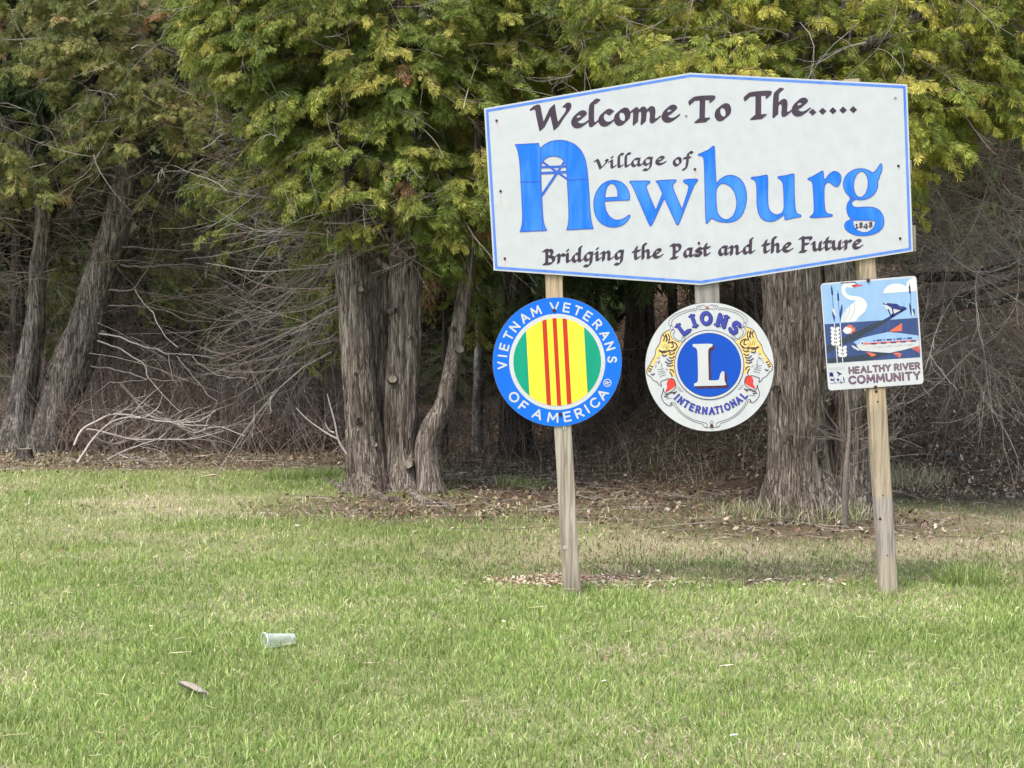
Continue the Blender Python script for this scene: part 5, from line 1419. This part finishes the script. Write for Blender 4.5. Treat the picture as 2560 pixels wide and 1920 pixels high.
limbs(cr, axr, [P(x, y, Y) for x, y, Y in ((1500, 60, 12), (1650, 100, 11.8), (1750, -60, 11.9), (1900, 60, 11.8), (2080, 90, 11.8), (2300, 240, 12), (2420, 120, 12), (2550, 200, 12.2), (2450, -80, 12), (2600, 60, 12.4))], .03, 53)
rg = R(54); n = 210
yy = rg.uniform(280, 900, n)
s0 = P(rg.uniform(2090, 2500, n), yy, YR + rg.uniform(-.2, 1.5, n)); dd = np.stack([rg.uniform(.1, 1, n) * rg.choice([1, 1, -1], n), rg.uniform(-.6, .2, n), rg.uniform(-.8, .1, n)], -1)
dead_twigs(cr, s0, dd, rg.uniform(.5, 1.7, n), rg.uniform(.004, .009, n), 55, kids=5, grav=np.array([-.05, -.04, -.02, .04, .08, .12, .14, .12]), cols=TWC[rg.choice(5, n, p=[.3, .25, .15, .15, .15])] * .95)
n = 150
s0 = P(rg.uniform(1400, 2560, n), rg.uniform(-60, 290, n), 12.1 + rg.uniform(-.6, .8, n)); dd = rg.normal(0, 1, (n, 3)) * [1, .5, .6]
dead_twigs(cr, s0, dd, rg.uniform(.4, 1.0, n), rg.uniform(.003, .007, n), 56, kids=3)

# ================================================================ leaning cedar on the left
b2 = gpt(135, 1128); YL = b2[1]
cl = empty('cedar_tree', b2, 'leaning grey cedar trunk at the far left with sparse olive crown', 'tree', 'cedars of the tree row')
stem(cl, st([(108, 1135), (125, 1060), (165, 950), (205, 850), (235, 750), (262, 660), (290, 560), (315, 470), (330, 390), (335, 250), (345, 0), (360, -400)], YL), [pxr(v, YL) for v in (56, 52, 50, 47, 43, 40, 35, 33, 30, 26, 20, 10)], 23, flare=.35, lobes=4, flare_h=.25, nseg=80, ds=.036, ridge=.13, mat='bark_grey')
for x, y, r in ((140, 945, .03), (175, 850, .025), (245, 730, .03), (200, 770, .02), (235, 830, .03), (190, 900, .02), (130, 1010, .03), (275, 640, .025)):
    stub(cl, x, y, YL, r * .8, .225, face=(R(int(x)).normal(.2, .4), -1, 0))
make_crown(cl, [
    dict(n=640, poly=[(60, -1100), (80, 60), (160, 320), (300, 375), (430, 410), (560, 310), (620, 190), (620, -1100)], Y=(17.8, 20.5), axis_xy=(b2[0] + 1, YL), L=.36, per=28, size=.10, pal=PAL['dull'], gap=.64, tone=1.1),
    dict(n=40, poly=[(240, 620), (330, 600), (420, 640), (560, 620), (560, 820), (420, 760), (300, 800)], Y=(19.5, 21), axis_xy=(b2[0], YL), L=.5, per=18, size=.10, pal=PAL['dull'], gap=.8),
    dict(n=34, poly=[(100, 640), (200, 620), (230, 760), (160, 860), (110, 800)], Y=(20, 21.5), axis_xy=(b2[0], YL), L=.5, per=22, size=.11, pal=PAL['dull'], tone=.9),
    dict(n=40, poly=[(300, 380), (620, 300), (640, 480), (420, 560)], Y=(18.5, 20), axis_xy=(b2[0], YL), L=.5, per=16, size=.10, pal=PAL['dull'], gap=.8, tone=.9),
], 61)
limbs(cl, (b2[0] + .9, YL), [P(x, y, Y) for x, y, Y in ((500, 410, 18.6), (520, 300, 18.8), (200, 200, 18.7), (150, 320, 18.8), (450, 120, 18.6), (560, 60, 18.6), (380, 560, 19.2), (300, -100, 18.6))], .045, 63, mat=M['bark_dark'])
T3 = frame(0, 600, 640 / 1659.0)
for i, (pts, r0) in enumerate((([(640, 605), (740, 620), (840, 650), (930, 685), (1010, 700), (1080, 735), (1200, 745), (1400, 765)], .022),
                  ([(630, 650), (760, 700), (860, 760), (940, 820), (970, 900), (1050, 1000), (1180, 1120)], .018),
                  ([(870, 315), (930, 400), (990, 470), (1030, 560), (1100, 650), (1160, 695)], .017),
                  ([(700, 325), (850, 320), (920, 240), (1000, 120), (1030, 20)], .024),
                  ([(710, 430), (850, 420), (970, 440), (1090, 460), (1200, 520), (1400, 530)], .020),
                  ([(590, 820), (700, 830), (880, 880), (1000, 905), (1150, 920)], .022),
                  ([(790, 45), (950, 50), (1100, 70), (1250, 60), (1400, 20)], .022),
                  ([(780, 165), (950, 175), (1150, 160), (1400, 170)], .022),
                  ([(490, 1090), (600, 1020), (700, 935), (800, 925), (950, 905)], .020),
                  ([(1090, 740), (1105, 830), (1120, 900)], .011), ([(1150, 745), (1200, 830), (1270, 900), (1350, 1000), (1410, 1050)], .013),
                  ([(1250, 755), (1330, 830), (1440, 880), (1600, 900)], .013), ([(490, 1110), (620, 1105), (780, 1095)], .014))):
    q = T3(pts); Y = YL - .15 - np.linspace(0, .5 + .3 * (i % 3), len(q))
    C = catmull(P(q[:, 0], q[:, 1], Y), 26); C[:, 2] += .02 * noise(C * 9, i); C[:, 1] += .05 * noise(C * 6, i + 3)
    V, F = tubes(C[None], np.linspace(r0 * .62, r0 * .22, 26)[None], 6)
    c = np.array([.40, .37, .34]) if i in (0, 1, 2, 9, 10, 11) else np.array([.19, .165, .15])
    mesh_obj('dead_branch', V, F, M['twig'], cl, np.tile(c, (len(V), 1)), smooth=True)
rg = R(64); n = 190
s0 = P(rg.uniform(200, 700, n), rg.uniform(380, 900, n), YL + rg.uniform(-.9, .8, n)); dd = np.stack([rg.uniform(.4, 1, n), rg.uniform(-.4, .4, n), rg.uniform(-.5, .3, n)], -1)
dead_twigs(cl, s0, dd, rg.uniform(.7, 2.2, n), rg.uniform(.003, .008, n), 65, kids=4, grav=np.array([-.07, -.06, -.05, -.02, .02, .05, .08, .08]))
n = 110
s0 = P(rg.uniform(80, 640, n), rg.uniform(-60, 480, n), rg.uniform(17.6, 18.8, n)); dd = rg.normal(0, 1, (n, 3)) * [1, .6, .7]
dead_twigs(cl, s0, dd, rg.uniform(.4, 1.2, n), rg.uniform(.004, .009, n), 661, kids=3)
n = 50
s0 = P(rg.uniform(150, 260, n), rg.uniform(1020, 1110, n), YL - .3 + rg.uniform(-.3, .3, n)); dd = np.stack([rg.normal(0, .7, n), rg.uniform(-.7, .1, n), rg.uniform(-.2, .7, n)], -1)
dead_twigs(cl, s0, dd, rg.uniform(.3, .7, n), rg.uniform(.002, .004, n), 66, kids=3, curl=.18)

b3 = gpt(45, 1128)
c3_ = empty('cedar_tree', b3, 'upright grey cedar trunk left of the leaning one', 'tree', 'cedars of the tree row')
stem(c3_, st([(38, 1135), (50, 1050), (62, 960), (82, 850), (92, 750), (98, 660), (106, 580), (104, 500), (75, 430), (40, 370), (10, 320), (-30, 200), (-60, -200)], b3[1] - .1), [pxr(v, YL) for v in (46, 36, 30, 26, 22, 20, 18, 15, 14, 12, 11, 10, 6)], 27, flare=.5, lobes=4, flare_h=.25, nseg=72, ds=.03, ridge=.13, mat='bark_grey')
V, F, _, _ = stem_mesh(st([(104, 560), (100, 500), (82, 400), (60, 340), (20, 290)], b3[1] - .1), [.08, .065, .055, .045, .03], 31, nseg=18, ds=.05); mesh_obj('limb', V, F, M['bark_dark'], c3_, smooth=True)
V, F, _, _ = stem_mesh(st([(110, 590), (135, 500), (140, 430), (125, 350), (100, 280)], b3[1] + .1), [.07, .06, .05, .04, .03], 32, nseg=18, ds=.05); mesh_obj('limb', V, F, M['bark_dark'], c3_, smooth=True)
for x, y, r in ((98, 770, .03), (72, 872, .03), (92, 690, .02), (70, 985, .05)): stub(c3_, x, y, b3[1] - .1, r * .8, .12)
make_crown(c3_, [dict(n=440, poly=[(-500, -1100), (-400, 420), (-100, 520), (40, 470), (180, 480), (260, 400), (200, 200), (160, 0), (160, -1100)], Y=(18.2, 20.5), axis_xy=(b3[0], YL), L=.36, per=28, size=.10, pal=PAL['dull'], gap=.64, tone=1.1)], 67)
rg = R(68); n = 90
s0 = P(rg.uniform(-80, 160, n), rg.uniform(380, 720, n), YL + rg.uniform(-.6, .8, n)); dd = np.stack([rg.uniform(-1, 1, n), rg.uniform(-.4, .4, n), rg.uniform(-.3, .5, n)], -1)
dead_twigs(c3_, s0, dd, rg.uniform(.5, 1.6, n), rg.uniform(.003, .009, n), 69, kids=4)

# ================================================================ trees further back
def back_tree(label, line, rad, Y, mat='bark_dark', crown=None, seed=0, name='cedar_tree', group='trunks in the wood behind', cat='tree', far=False):
    line = np.array(line, float)
    x, y = P(line[0, 0], line[0, 1], Y)[:2]
    base = np.array([x, Y, ground_z(x, Y)])
    t = empty(name, base, label, cat, group)
    pts = [P(a, b, Y) for a, b in line]; pts[0] = base - np.array([0, 0, .05])
    stem(t, pts, np.linspace(rad, rad * .45, len(pts)), seed, mat, name='trunk', nseg=26, ds=.11, ridge=.08, flare=.3, flare_h=.2)
    if crown: make_crown(t, crown, seed + 500, far=far or Y > 20.9)
    return t
def cj(poly, Y, n, per=20, size=.26, pal='dark', gap=0, L=.9, tone=1.0, front=.6):
    return dict(n=n, poly=poly, Y=Y, axis_xy=(float(np.mean([p_[0] for p_ in poly]) - 1280) / FPX * Y[0], Y[1]), L=L, per=per, size=size, pal=PAL[pal], gap=gap, tone=tone, front=front)
back_tree('slim dark trunk at the left edge behind the upright cedar', [(50, 1090), (45, 800), (42, 560), (20, 300), (10, -200)], .11, 22.0, seed=201, crown=[cj([(-500, -1000), (-500, 480), (250, 430), (260, -1000)], (21.5, 23.5), 150)])
back_tree('dark trunk in the thicket right of the leaning cedar', [(268, 1060), (262, 800), (250, 600), (240, 300), (230, -200)], .13, 24.0, seed=202, crown=[cj([(150, -1000), (150, 560), (640, 520), (640, -1000)], (23, 25.5), 170)])
back_tree('dark upright trunk in the thicket left of the split cedar', [(722, 1050), (722, 800), (715, 630), (712, 400), (700, -200)], .17, 22.5, seed=203, crown=[cj([(560, -1000), (560, 700), (1000, 700), (1000, -1000)], (21, 24), 190)])
back_tree('thin grey trunk between the left cedars and the split cedar', [(622, 1060), (620, 800), (625, 600), (640, 300)], .075, 23, mat='bark_grey', seed=204)
back_tree('pale birch-like trunk between the split cedar and the round blue sign', [(1192, 1080), (1196, 900), (1200, 700), (1205, 400), (1210, 100)], .07, 19.5, mat='birch', seed=205, name='pale_tree')
back_tree('dark trunk behind the upper left rim of the round blue sign', [(1290, 1060), (1292, 850), (1296, 680), (1300, 300), (1300, -200)], .20, 18.5, seed=206, crown=[cj([(1120, -1000), (1120, 640), (1500, 620), (1500, -1000)], (17.5, 20), 170), cj([(1215, 640), (1330, 660), (1320, 800), (1215, 780)], (17, 17.8), 12, per=14, size=.11, gap=.9)])
back_tree('black trunk between the left post and the hanger board', [(1602, 1060), (1600, 850), (1600, 700), (1605, 400), (1610, -200)], .22, 19, seed=207, crown=[cj([(1450, -1000), (1450, 640), (1800, 640), (1800, -1000)], (18, 20.5), 140)])
back_tree('slim dark trunk close to the left side of the hanger board', [(1700, 1060), (1690, 850), (1680, 700), (1685, 300)], .10, 20.5, seed=208)
back_tree('dark trunk between the white round sign and the broad cedar', [(1872, 1040), (1870, 850), (1862, 700), (1855, 300), (1850, -200)], .17, 17.5, seed=209, crown=[cj([(1750, -1000), (1750, 560), (2250, 560), (2250, -1000)], (17, 20), 150)])
back_tree('dark trunk deep in the wood at the right edge', [(2500, 900), (2510, 700), (2520, 400), (2530, -200)], .16, 20, seed=210, crown=[cj([(2200, -1000), (2200, 330), (2560, 380), (3000, 400), (3000, -1000)], (18, 22), 190)])
back_tree('thin trunk in the wood between the two right cedars', [(2340, 850), (2345, 700), (2330, 400), (2325, 0)], .08, 19, mat='bark_grey', seed=211)
back_tree('scrubby young cedar deep in the bare thicket', [(480, 1040), (485, 850), (480, 650)], .05, 23.5, seed=212, crown=[cj([(380, 520), (700, 500), (720, 800), (600, 860), (400, 800)], (22.5, 24), 60, per=16, size=.16, pal='dull', gap=.8, tone=.8)])
back_tree('scrubby young cedar close behind the split cedar', [(800, 1060), (805, 850), (800, 650)], .05, 20.0, seed=213, crown=[cj([(730, 560), (880, 600), (880, 900), (760, 800)], (19, 20.4), 34, per=18, size=.14, pal='mid', gap=.8, tone=.8)])
back_tree('scrubby young cedar between the split cedar and the pale trunk', [(1110, 1060), (1112, 850), (1110, 650)], .05, 18.6, seed=214, crown=[cj([(1060, 560), (1230, 600), (1210, 830), (1070, 800)], (17.8, 19), 30, per=18, size=.13, pal='mid', gap=.8, tone=.8)])
# the far wood
far_lab = ['far evergreen closing the view at the left edge', 'far evergreen behind the leaning cedar', 'far evergreen behind the bare thicket', 'far evergreen behind the split cedar', 'far evergreen behind the left part of the sign', 'far evergreen behind the right part of the sign', 'far evergreen behind the right post', 'far evergreen closing the view at the right edge']
for i, (lab, x0) in enumerate(zip(far_lab, np.linspace(-600, 2750, 8))):
    Y = 29 + (i % 3) * 1.5
    back_tree(lab, [(x0 + 150, 950), (x0 + 150, 500), (x0 + 140, 0), (x0 + 130, -600)], .2, Y, seed=230 + i, group='evergreens of the far wood',
              crown=[cj([(x0 - 260, -1100), (x0 - 260, 880), (x0 + 520, 880), (x0 + 520, -1100)], (Y - 1.5, Y + 2), 290, per=12, size=.82, L=1.6, pal='dark')], far=True)

# ================================================================ thickets
BR = np.array([[.30, .25, .21], [.22, .175, .145], [.36, .32, .28], [.15, .115, .095], [.26, .18, .13], [.19, .135, .10]])
def thicket(label, x0, x1, Y0, Y1, n, hmax, seed, rad=.004, up=.75, tone=1.0, kids=3, zlo=0.0):
    rg = R(seed); n = int(n * DENS)
    Y = rg.uniform(Y0, Y1, n); px = rg.uniform(x0, x1, n); x = (px - 1280) / FPX * Y
    s0 = np.stack([x, Y, ground_z(x, Y) + zlo * rg.random(n)], -1)
    dd = np.stack([rg.normal(0, .45, n), rg.normal(0, .35, n), np.full(n, up)], -1)
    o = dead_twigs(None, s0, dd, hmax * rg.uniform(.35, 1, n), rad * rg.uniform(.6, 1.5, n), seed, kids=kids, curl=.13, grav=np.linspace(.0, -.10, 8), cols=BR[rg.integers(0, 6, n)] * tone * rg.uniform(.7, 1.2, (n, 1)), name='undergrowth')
    tag(o, label, 'undergrowth', kind='stuff')
thicket('pale bare brushwood between the left cedars and the split cedar', 130, 900, 19.0, 22.5, 900, 1.8, 301, .0038)
thicket('dense bare brushwood behind, filling the gap left of the split cedar', 60, 1000, 22.5, 27, 800, 2.8, 302, .006, kids=2, tone=.9)
thicket('reddish bare brushwood left of the leaning cedar', -250, 150, 20.5, 24, 240, 1.6, 303, .0045)
thicket('bare brushwood behind the round signs with shade in its twig colour', 1050, 1990, 16.2, 22, 520, 1.9, 304, .0045, tone=.38)  # low tone paints the black shade below the board into the twigs
thicket('brushwood on the bank at the right', 2050, 2800, 15.0, 21, 420, 1.4, 305, .0042, tone=.85)
# arching dead switches hanging through the wood
def switches(label, x0, x1, y0, y1, Y0, Y1, n, seed, tone=1.0, rad=.004, L=(.8, 2.4)):
    rg = R(seed); n = int(n * DENS)
    s0 = P(rg.uniform(x0, x1, n), rg.uniform(y0, y1, n), rg.uniform(Y0, Y1, n))
    dd = np.stack([rg.choice([-1, 1], n) * rg.uniform(.4, 1, n), rg.normal(0, .4, n), rg.uniform(-.6, .5, n)], -1)
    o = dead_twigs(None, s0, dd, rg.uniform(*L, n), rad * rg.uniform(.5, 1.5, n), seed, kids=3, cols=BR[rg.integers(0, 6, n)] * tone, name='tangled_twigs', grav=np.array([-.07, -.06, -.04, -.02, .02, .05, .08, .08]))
    tag(o, label, 'dead twigs', kind='stuff')
switches('tangle of dead twigs right of the leaning cedar', 180, 900, 380, 1000, 20.5, 25, 640, 311, .9, .0034)
switches('tangle of dead twigs at the left edge', -200, 260, 400, 1000, 21, 25, 200, 312)
switches('tangle of dead twigs under the white sign, coloured for deep shade', 1080, 1990, 640, 1080, 16.5, 21, 330, 313, .42, .0035, (.5, 1.6))  # twig colour lowered to carry the gloom under the sign
switches('tangle of dead twigs at the right edge', 2150, 2750, 330, 1000, 14.2, 18, 620, 314, .85, .0034, (.6, 1.8))
switches('fine dead twigs inside the green crowns', 400, 2600, -50, 420, 15.6, 18, 220, 315, .8)

# ================================================================ small things
def pile(pts_list, name, label, cat, col, r0, Yoff, group=None, org=None):
    pass
fb = gpt(520, 1165)
groupfb = 'pale fallen branches on the left'
FB = [([(500, 1440), (560, 1350), (620, 1265), (700, 1190), (820, 1150), (930, 1150), (1020, 1090), (1055, 1000)], 'long pale fallen branch rising left to right under the leaning cedar'),
      ([(580, 1345), (660, 1400), (740, 1440), (820, 1450), (910, 1480)], 'short pale branch lying on the leaves at the front of the branch pile'),
      ([(560, 1230), (700, 1250), (850, 1290), (1000, 1290), (1150, 1295), (1300, 1280), (1450, 1240)], 'pale fallen branch lying level across the branch pile'),
      ([(690, 1430), (800, 1370), (930, 1320), (1040, 1280), (1130, 1190), (1180, 1130)], 'pale branch slanting up through the middle of the pile'),
      ([(480, 1330), (520, 1240), (600, 1190), (680, 1150), (760, 1125), (900, 1150), (1100, 1180), (1300, 1170), (1400, 1100)], 'thin arching pale branch along the top of the pile'),
      ([(620, 1280), (720, 1330), (770, 1390), (830, 1415)], 'small forked pale branch at the bottom of the pile'),
      ([(780, 930), (850, 1010), (930, 1100), (1000, 1150), (1180, 1200), (1350, 1200)], 'pale branch drooping into the pile from above'),
      ([(1000, 1160), (1100, 1180), (1250, 1250), (1400, 1210), (1590, 1275)], 'thin pale branch at the right end of the pile')]
for i, (pts, lab) in enumerate(FB):
    q = T3(pts); Y = fb[1] + .15 * (i % 4) + .3 * np.sin(np.linspace(0, 2.5, len(q)))
    C = catmull(P(q[:, 0], q[:, 1], Y), 30); C[:, 2] = np.maximum(C[:, 2] + .015 * noise(C * 7, i), ground_z(C[:, 0], C[:, 1]) + .01)
    V, F = tubes(C[None], np.linspace(.014, .005, 30)[None], 6)
    o = mesh_obj('fallen_branch', V, F, M['twig'], None, np.tile([.46, .42, .38], (len(V), 1)), origin=C[0], smooth=True)
    tag(o, lab, 'branch', groupfb)
    rg = R(400 + i); n = 7
    ii = rg.integers(6, 24, n); dd = np.gradient(C, axis=0)[ii]; dd = dd / np.linalg.norm(dd, axis=1, keepdims=True) + rg.normal(0, .5, (n, 3))
    w = dead_twigs(o, C[ii], dd, rg.uniform(.25, .8, n), rg.uniform(.003, .006, n), 420 + i, kids=2, cols=np.tile([.42, .385, .35], (n, 1)), grav=0.0); w.name = 'side_twigs'
# pale dead twig leaning on the split cedar
C = catmull(st([(866, 1135), (846, 1100), (838, 1060), (826, 1015), (818, 985)], YM - .35), 30)
V, F = tubes(C[None], np.linspace(.012, .005, 30)[None], 6)
o = mesh_obj('leaning_branch', V, F, M['twig'], None, np.tile([.36, .33, .30], (len(V), 1)), origin=C[0], smooth=True); tag(o, 'thin pale forked branch leaning against the left side of the split cedar', 'branch')
C = catmull(st([(845, 1098), (820, 1085), (795, 1068), (770, 1050), (740, 1020)], YM - .35), 16); V, F = tubes(C[None], np.linspace(.010, .004, 16)[None], 6)
mesh_obj('fork', V, F, M['twig'], o, np.tile([.40, .37, .34], (len(V), 1)), smooth=True)
C = catmull(st([(835, 1082), (822, 1075), (812, 1055)], YM - .35), 10); V, F = tubes(C[None], np.linspace(.009, .004, 10)[None], 6)
mesh_obj('fork', V, F, M['twig'], o, np.tile([.40, .37, .34], (len(V), 1)), smooth=True)
# small stump at far left
sb = gpt(62, 1152)
o = empty('stump', sb, 'small dark cut stump with pale top at the foot of the left cedars', 'stump')
V, F, _, _ = stem_mesh([sb + [0, 0, -.03], sb + [0, 0, .06], sb + [0, 0, .14]], [.13, .10, .085], 77, nseg=30, ds=.01, flare=.3, flare_h=.06)
mesh_obj('wood', V, F[:1], M['bark_dark'], o, smooth=True)
n = 24; a = np.arange(n) * 2 * math.pi / n
mesh_obj('cut_top', np.vstack([np.stack([sb[0] + .085 * np.cos(a), sb[1] + .085 * np.sin(a), np.full(n, sb[2] + .142)], -1), [sb + [0, 0, .146]]]), np.stack([np.arange(n), (np.arange(n) + 1) % n, np.full(n, n)], -1), M['cutwood'], o)
# bare shrub in front of the broad cedar
sh = gpt(2112, 1318)
o = empty('bare_shrub', sh, 'thin grey leafless shrub in front of the broad cedar, left of the right post', 'shrub')
V, F, _, _ = stem_mesh([sh + [0, 0, -.03]] + st([(2114, 1200), (2120, 1120), (2124, 1060), (2118, 980), (2122, 900)], sh[1] - .05), [.026, .022, .018, .012, .008, .004], 88, nseg=14, ds=.03, ridge=.02)
mesh_obj('stem', V, F, M['twig'], o, np.tile([.20, .175, .15], (len(V), 1)), smooth=True)
rg = R(89); n = 16
s0 = P(rg.uniform(2110, 2124, n), rg.uniform(1020, 1260, n), sh[1] - .05); dd = np.stack([rg.choice([-1, 1], n) * rg.uniform(.5, 1, n), rg.uniform(-.5, .3, n), rg.uniform(.1, 1, n)], -1)
dead_twigs(o, s0, dd, rg.uniform(.3, .8, n), rg.uniform(.003, .007, n), 90, kids=3, cols=np.tile([.17, .145, .125], (n, 1)), grav=.02, name='twigs')
# dry weed stalks along the shade edge
for i, (x, y, lab) in enumerate(((1330, 1165, 'dry weed stalks behind the left post'), (1600, 1175, 'dry weed stalks below the white round sign'), (1120, 1170, 'dry weed stalks right of the split cedar'), (560, 1120, 'dry weed stalks beside the pale branch pile'), (1850, 1180, 'dry weed stalks left of the broad cedar'))):
    rg = R(500 + i); c = gpt(x, y); n = 26
    s0 = np.stack([c[0] + rg.normal(0, .35, n), c[1] + rg.normal(0, .25, n), np.zeros(n)], -1); s0[:, 2] = ground_z(s0[:, 0], s0[:, 1])
    o = dead_twigs(None, s0, np.stack([rg.normal(0, .25, n), rg.normal(0, .2, n), np.ones(n)], -1), rg.uniform(.25, .7, n), rg.uniform(.002, .0035, n), 510 + i, kids=2, cols=np.array([[.36, .27, .18], [.28, .20, .13], [.46, .38, .27]])[rg.integers(0, 3, n)], grav=np.linspace(0, -.06, 8), name='weed_stalks')
    o.location = (0, 0, 0); tag(o, lab, 'weeds', 'dry weeds at the wood edge', kind='stuff')

# plastic cup lying on the lawn
def glass():
    m = bpy.data.materials.new('clear_plastic'); m.use_nodes = True; nt = m.node_tree; b = nt.nodes['Principled BSDF']
    b.inputs['Base Color'].default_value = (.88, .92, .90, 1); b.inputs['Roughness'].default_value = .18; b.inputs['Specular IOR Level'].default_value = .9
    t = nt.nodes.new('ShaderNodeBsdfTransparent'); t.inputs[0].default_value = (.93, .96, .95, 1)
    lw = nt.nodes.new('ShaderNodeLayerWeight'); lw.inputs['Blend'].default_value = .45
    mp = nt.nodes.new('ShaderNodeMapRange'); mp.inputs['To Min'].default_value = .12; mp.inputs['To Max'].default_value = .8
    nt.links.new(lw.outputs['Facing'], mp.inputs[0])
    mx = nt.nodes.new('ShaderNodeMixShader'); nt.links.new(mp.outputs[0], mx.inputs[0])
    nt.links.new(t.outputs[0], mx.inputs[1]); nt.links.new(b.outputs[0], mx.inputs[2]); nt.links.new(mx.outputs[0], nt.nodes['Material Output'].inputs[0])
    return m
M['plastic'] = glass()
cb = gpt(702, 1622); L_, r1, r2_ = .152, .038, .027
ca, sa = math.cos(.14), math.sin(.14)
ax_ = np.array([ca, .62, -.03]); ax_ /= np.linalg.norm(ax_); c0 = cb + np.array([-.074, -.03, .040]); uu = np.cross(ax_, [0, 0, 1.]); uu /= np.linalg.norm(uu); vv = np.cross(uu, ax_)
n = 32; a = np.arange(n) * 2 * math.pi / n
prof = [(0, r1 + .0025), (.0025, r1 + .0030), (.005, r1 + .0022), (.006, r1), (.035, r1 - .0022), (.037, r1 - .0036), (.075, r1 - .0062), (.077, r1 - .0070), (.115, r2_ + .0012), (.117, r2_ + .0005), (L_, r2_ - .001), (L_ + .001, r2_ - .004), (L_ - .006, r2_ - .006)]
V = np.vstack([c0 + ax_ * d + r * (np.cos(a)[:, None] * uu + np.sin(a)[:, None] * vv) for d, r in prof])
idx = np.arange(len(prof) * n).reshape(-1, n)
q = np.stack([idx[:-1], np.roll(idx[:-1], -1, 1), np.roll(idx[1:], -1, 1), idx[1:]], -1).reshape(-1, 4)
o = mesh_obj('plastic_cup', V, [q, idx[-1][None, :]], M['plastic'], None, origin=cb, smooth=True); tag(o, 'clear empty plastic cup lying on its side in the lawn', 'cup')
V = np.vstack([c0 + ax_ * d + r * (np.cos(a)[:, None] * uu + np.sin(a)[:, None] * vv) for d, r in ((-.001, r1 + .001), (-.001, r1 + .0042), (.004, r1 + .0042), (.004, r1 + .001), (-.001, r1 + .001))])
q = np.stack([idx[:4], np.roll(idx[:4], -1, 1), np.roll(idx[1:5], -1, 1), idx[1:5]], -1).reshape(-1, 4)
mesh_obj('rim', V, q, paint_mat('frosted_rim', (.72, .76, .74)), o, smooth=True)

def scrap(px, py, size, col, label, name, cat, seed, long=2.2, h=.04, tilt=.3, mat=None, ang=-.5, curl=.35):
    """curled flake with thickness"""
    rg = R(seed); c = gpt(px, py); nu, nv = 14, 7
    u = np.linspace(-.5, .5, nu); v = np.linspace(-.5, .5, nv); U, Vv = np.meshgrid(u, v, indexing='ij')
    w = np.cos(U * 2.9) ** .6 * (1 + .25 * noise(np.stack([U * 5, Vv * 0, Vv * 0 + seed], -1), 1))
    x = U * size * long; y = Vv * size * w; z = curl * size * (2 * Vv) ** 2 * .5 + .10 * size * noise(np.stack([U * 4, Vv * 4, Vv * 0 + seed], -1), 2) + tilt * x * .5
    X = c[0] + x * math.cos(ang) - y * math.sin(ang); Yy = c[1] + x * math.sin(ang) + y * math.cos(ang); Z = c[2] + h + z
    top = np.stack([X, Yy, Z], -1).reshape(-1, 3); bot = top - [0, 0, size * .05]
    idx = np.arange(nu * nv).reshape(nu, nv); N = nu * nv
    qt = np.stack([idx[:-1, :-1], idx[1:, :-1], idx[1:, 1:], idx[:-1, 1:]], -1).reshape(-1, 4)
    rim = np.concatenate([idx[0, :], idx[1:, -1], idx[-1, -2::-1], idx[-2:0:-1, 0]]); r2 = np.roll(rim, -1)
    side = np.stack([rim, r2, r2 + N, rim + N], -1)
    cc = np.array(col) * (1 + .35 * noise(np.stack([U * 3, Vv * 16, Vv * 0 + seed], -1), 5).reshape(-1, 1))
    o = mesh_obj(name, np.vstack([top, bot]), [qt, qt[:, ::-1] + N, side], mat or M['twig'], None, np.vstack([cc, cc * .8]), origin=c, smooth=True)
    return tag(o, label, cat)
scrap(482, 1745, .048, (.30, .27, .22), 'curled brown piece of bark lying in the lawn at the lower left', 'bark_piece', 'bark', 601, 2.9, .026, -.55, ang=-.35, curl=.8)
scrap(1508, 1728, .022, (.70, .64, .60), 'small crumpled whitish scrap in the middle of the lawn', 'litter_scrap', 'litter', 602, 1.2, .03, .4)
scrap(1835, 1866, .022, (.74, .74, .76), 'small white scrap near the bottom edge of the lawn', 'litter_scrap', 'litter', 603, 1.3, .03, .2, ang=.2)
scrap(1158, 1188, .05, (.72, .71, .72), 'white scrap of paper on the leaves right of the split cedar', 'litter_scrap', 'litter', 604, 1.8, .02, .2, ang=-.4)
scrap(1990, 1745, .016, (.22, .09, .06), 'tiny reddish brown leaf in the lawn at the lower right', 'fallen_leaf', 'leaf', 605, 1.3, .035, .3)
scrap(1818, 1690, .014, (.62, .57, .42), 'short pale straw clump in the right half of the lawn', 'straw_clump', 'straw', 606, 4.5, .035, .1, ang=.1)
scrap(935, 1683, .012, (.50, .44, .30), 'broken straw lying in the lawn left of the middle', 'straw_clump', 'straw', 607, 7, .035, .05, ang=.05)
scrap(448, 1658, .009, (.62, .62, .36), 'long pale grass stalk lying above the bark piece', 'grass_stalk', 'straw', 608, 13, .04, .1, ang=.12)
scrap(520, 1240 - 42, .05, (.55, .45, .32), 'pale strip of dry wood on the leaf litter left of the split cedar', 'wood_strip', 'wood', 609, 4, .03, .2, ang=.25)
scrap(500, 1150, .09, (.42, .35, .26), 'light brown rotten wood lump at the edge of the leaf litter', 'wood_lump', 'wood', 610, 1.6, .03, .3, ang=.1)
scrap(2365, 1158, .09, (.16, .20, .21), 'grey blue scrap of plastic on the leaves right of the right post', 'plastic_scrap', 'litter', 611, 1.7, .05, .1)
scrap(324, 838, .14, (.50, .50, .49), 'pale plastic bag caught in the brushwood right of the leaning cedar', 'plastic_bag', 'litter', 612, 1.2, 0, .5)
scrap(1560, 1470 - 12, .03, (.56, .47, .33), 'long pale split of wood on the chips beside the left post', 'wood_split', 'wood', 613, 7, .012, .05, ang=.15)
scrap(345, 1172, .03, (.50, .42, .28), 'pale bark strip on the leaf litter by the branch pile', 'bark_strip', 'bark', 614, 3, .02, .1, ang=.5)
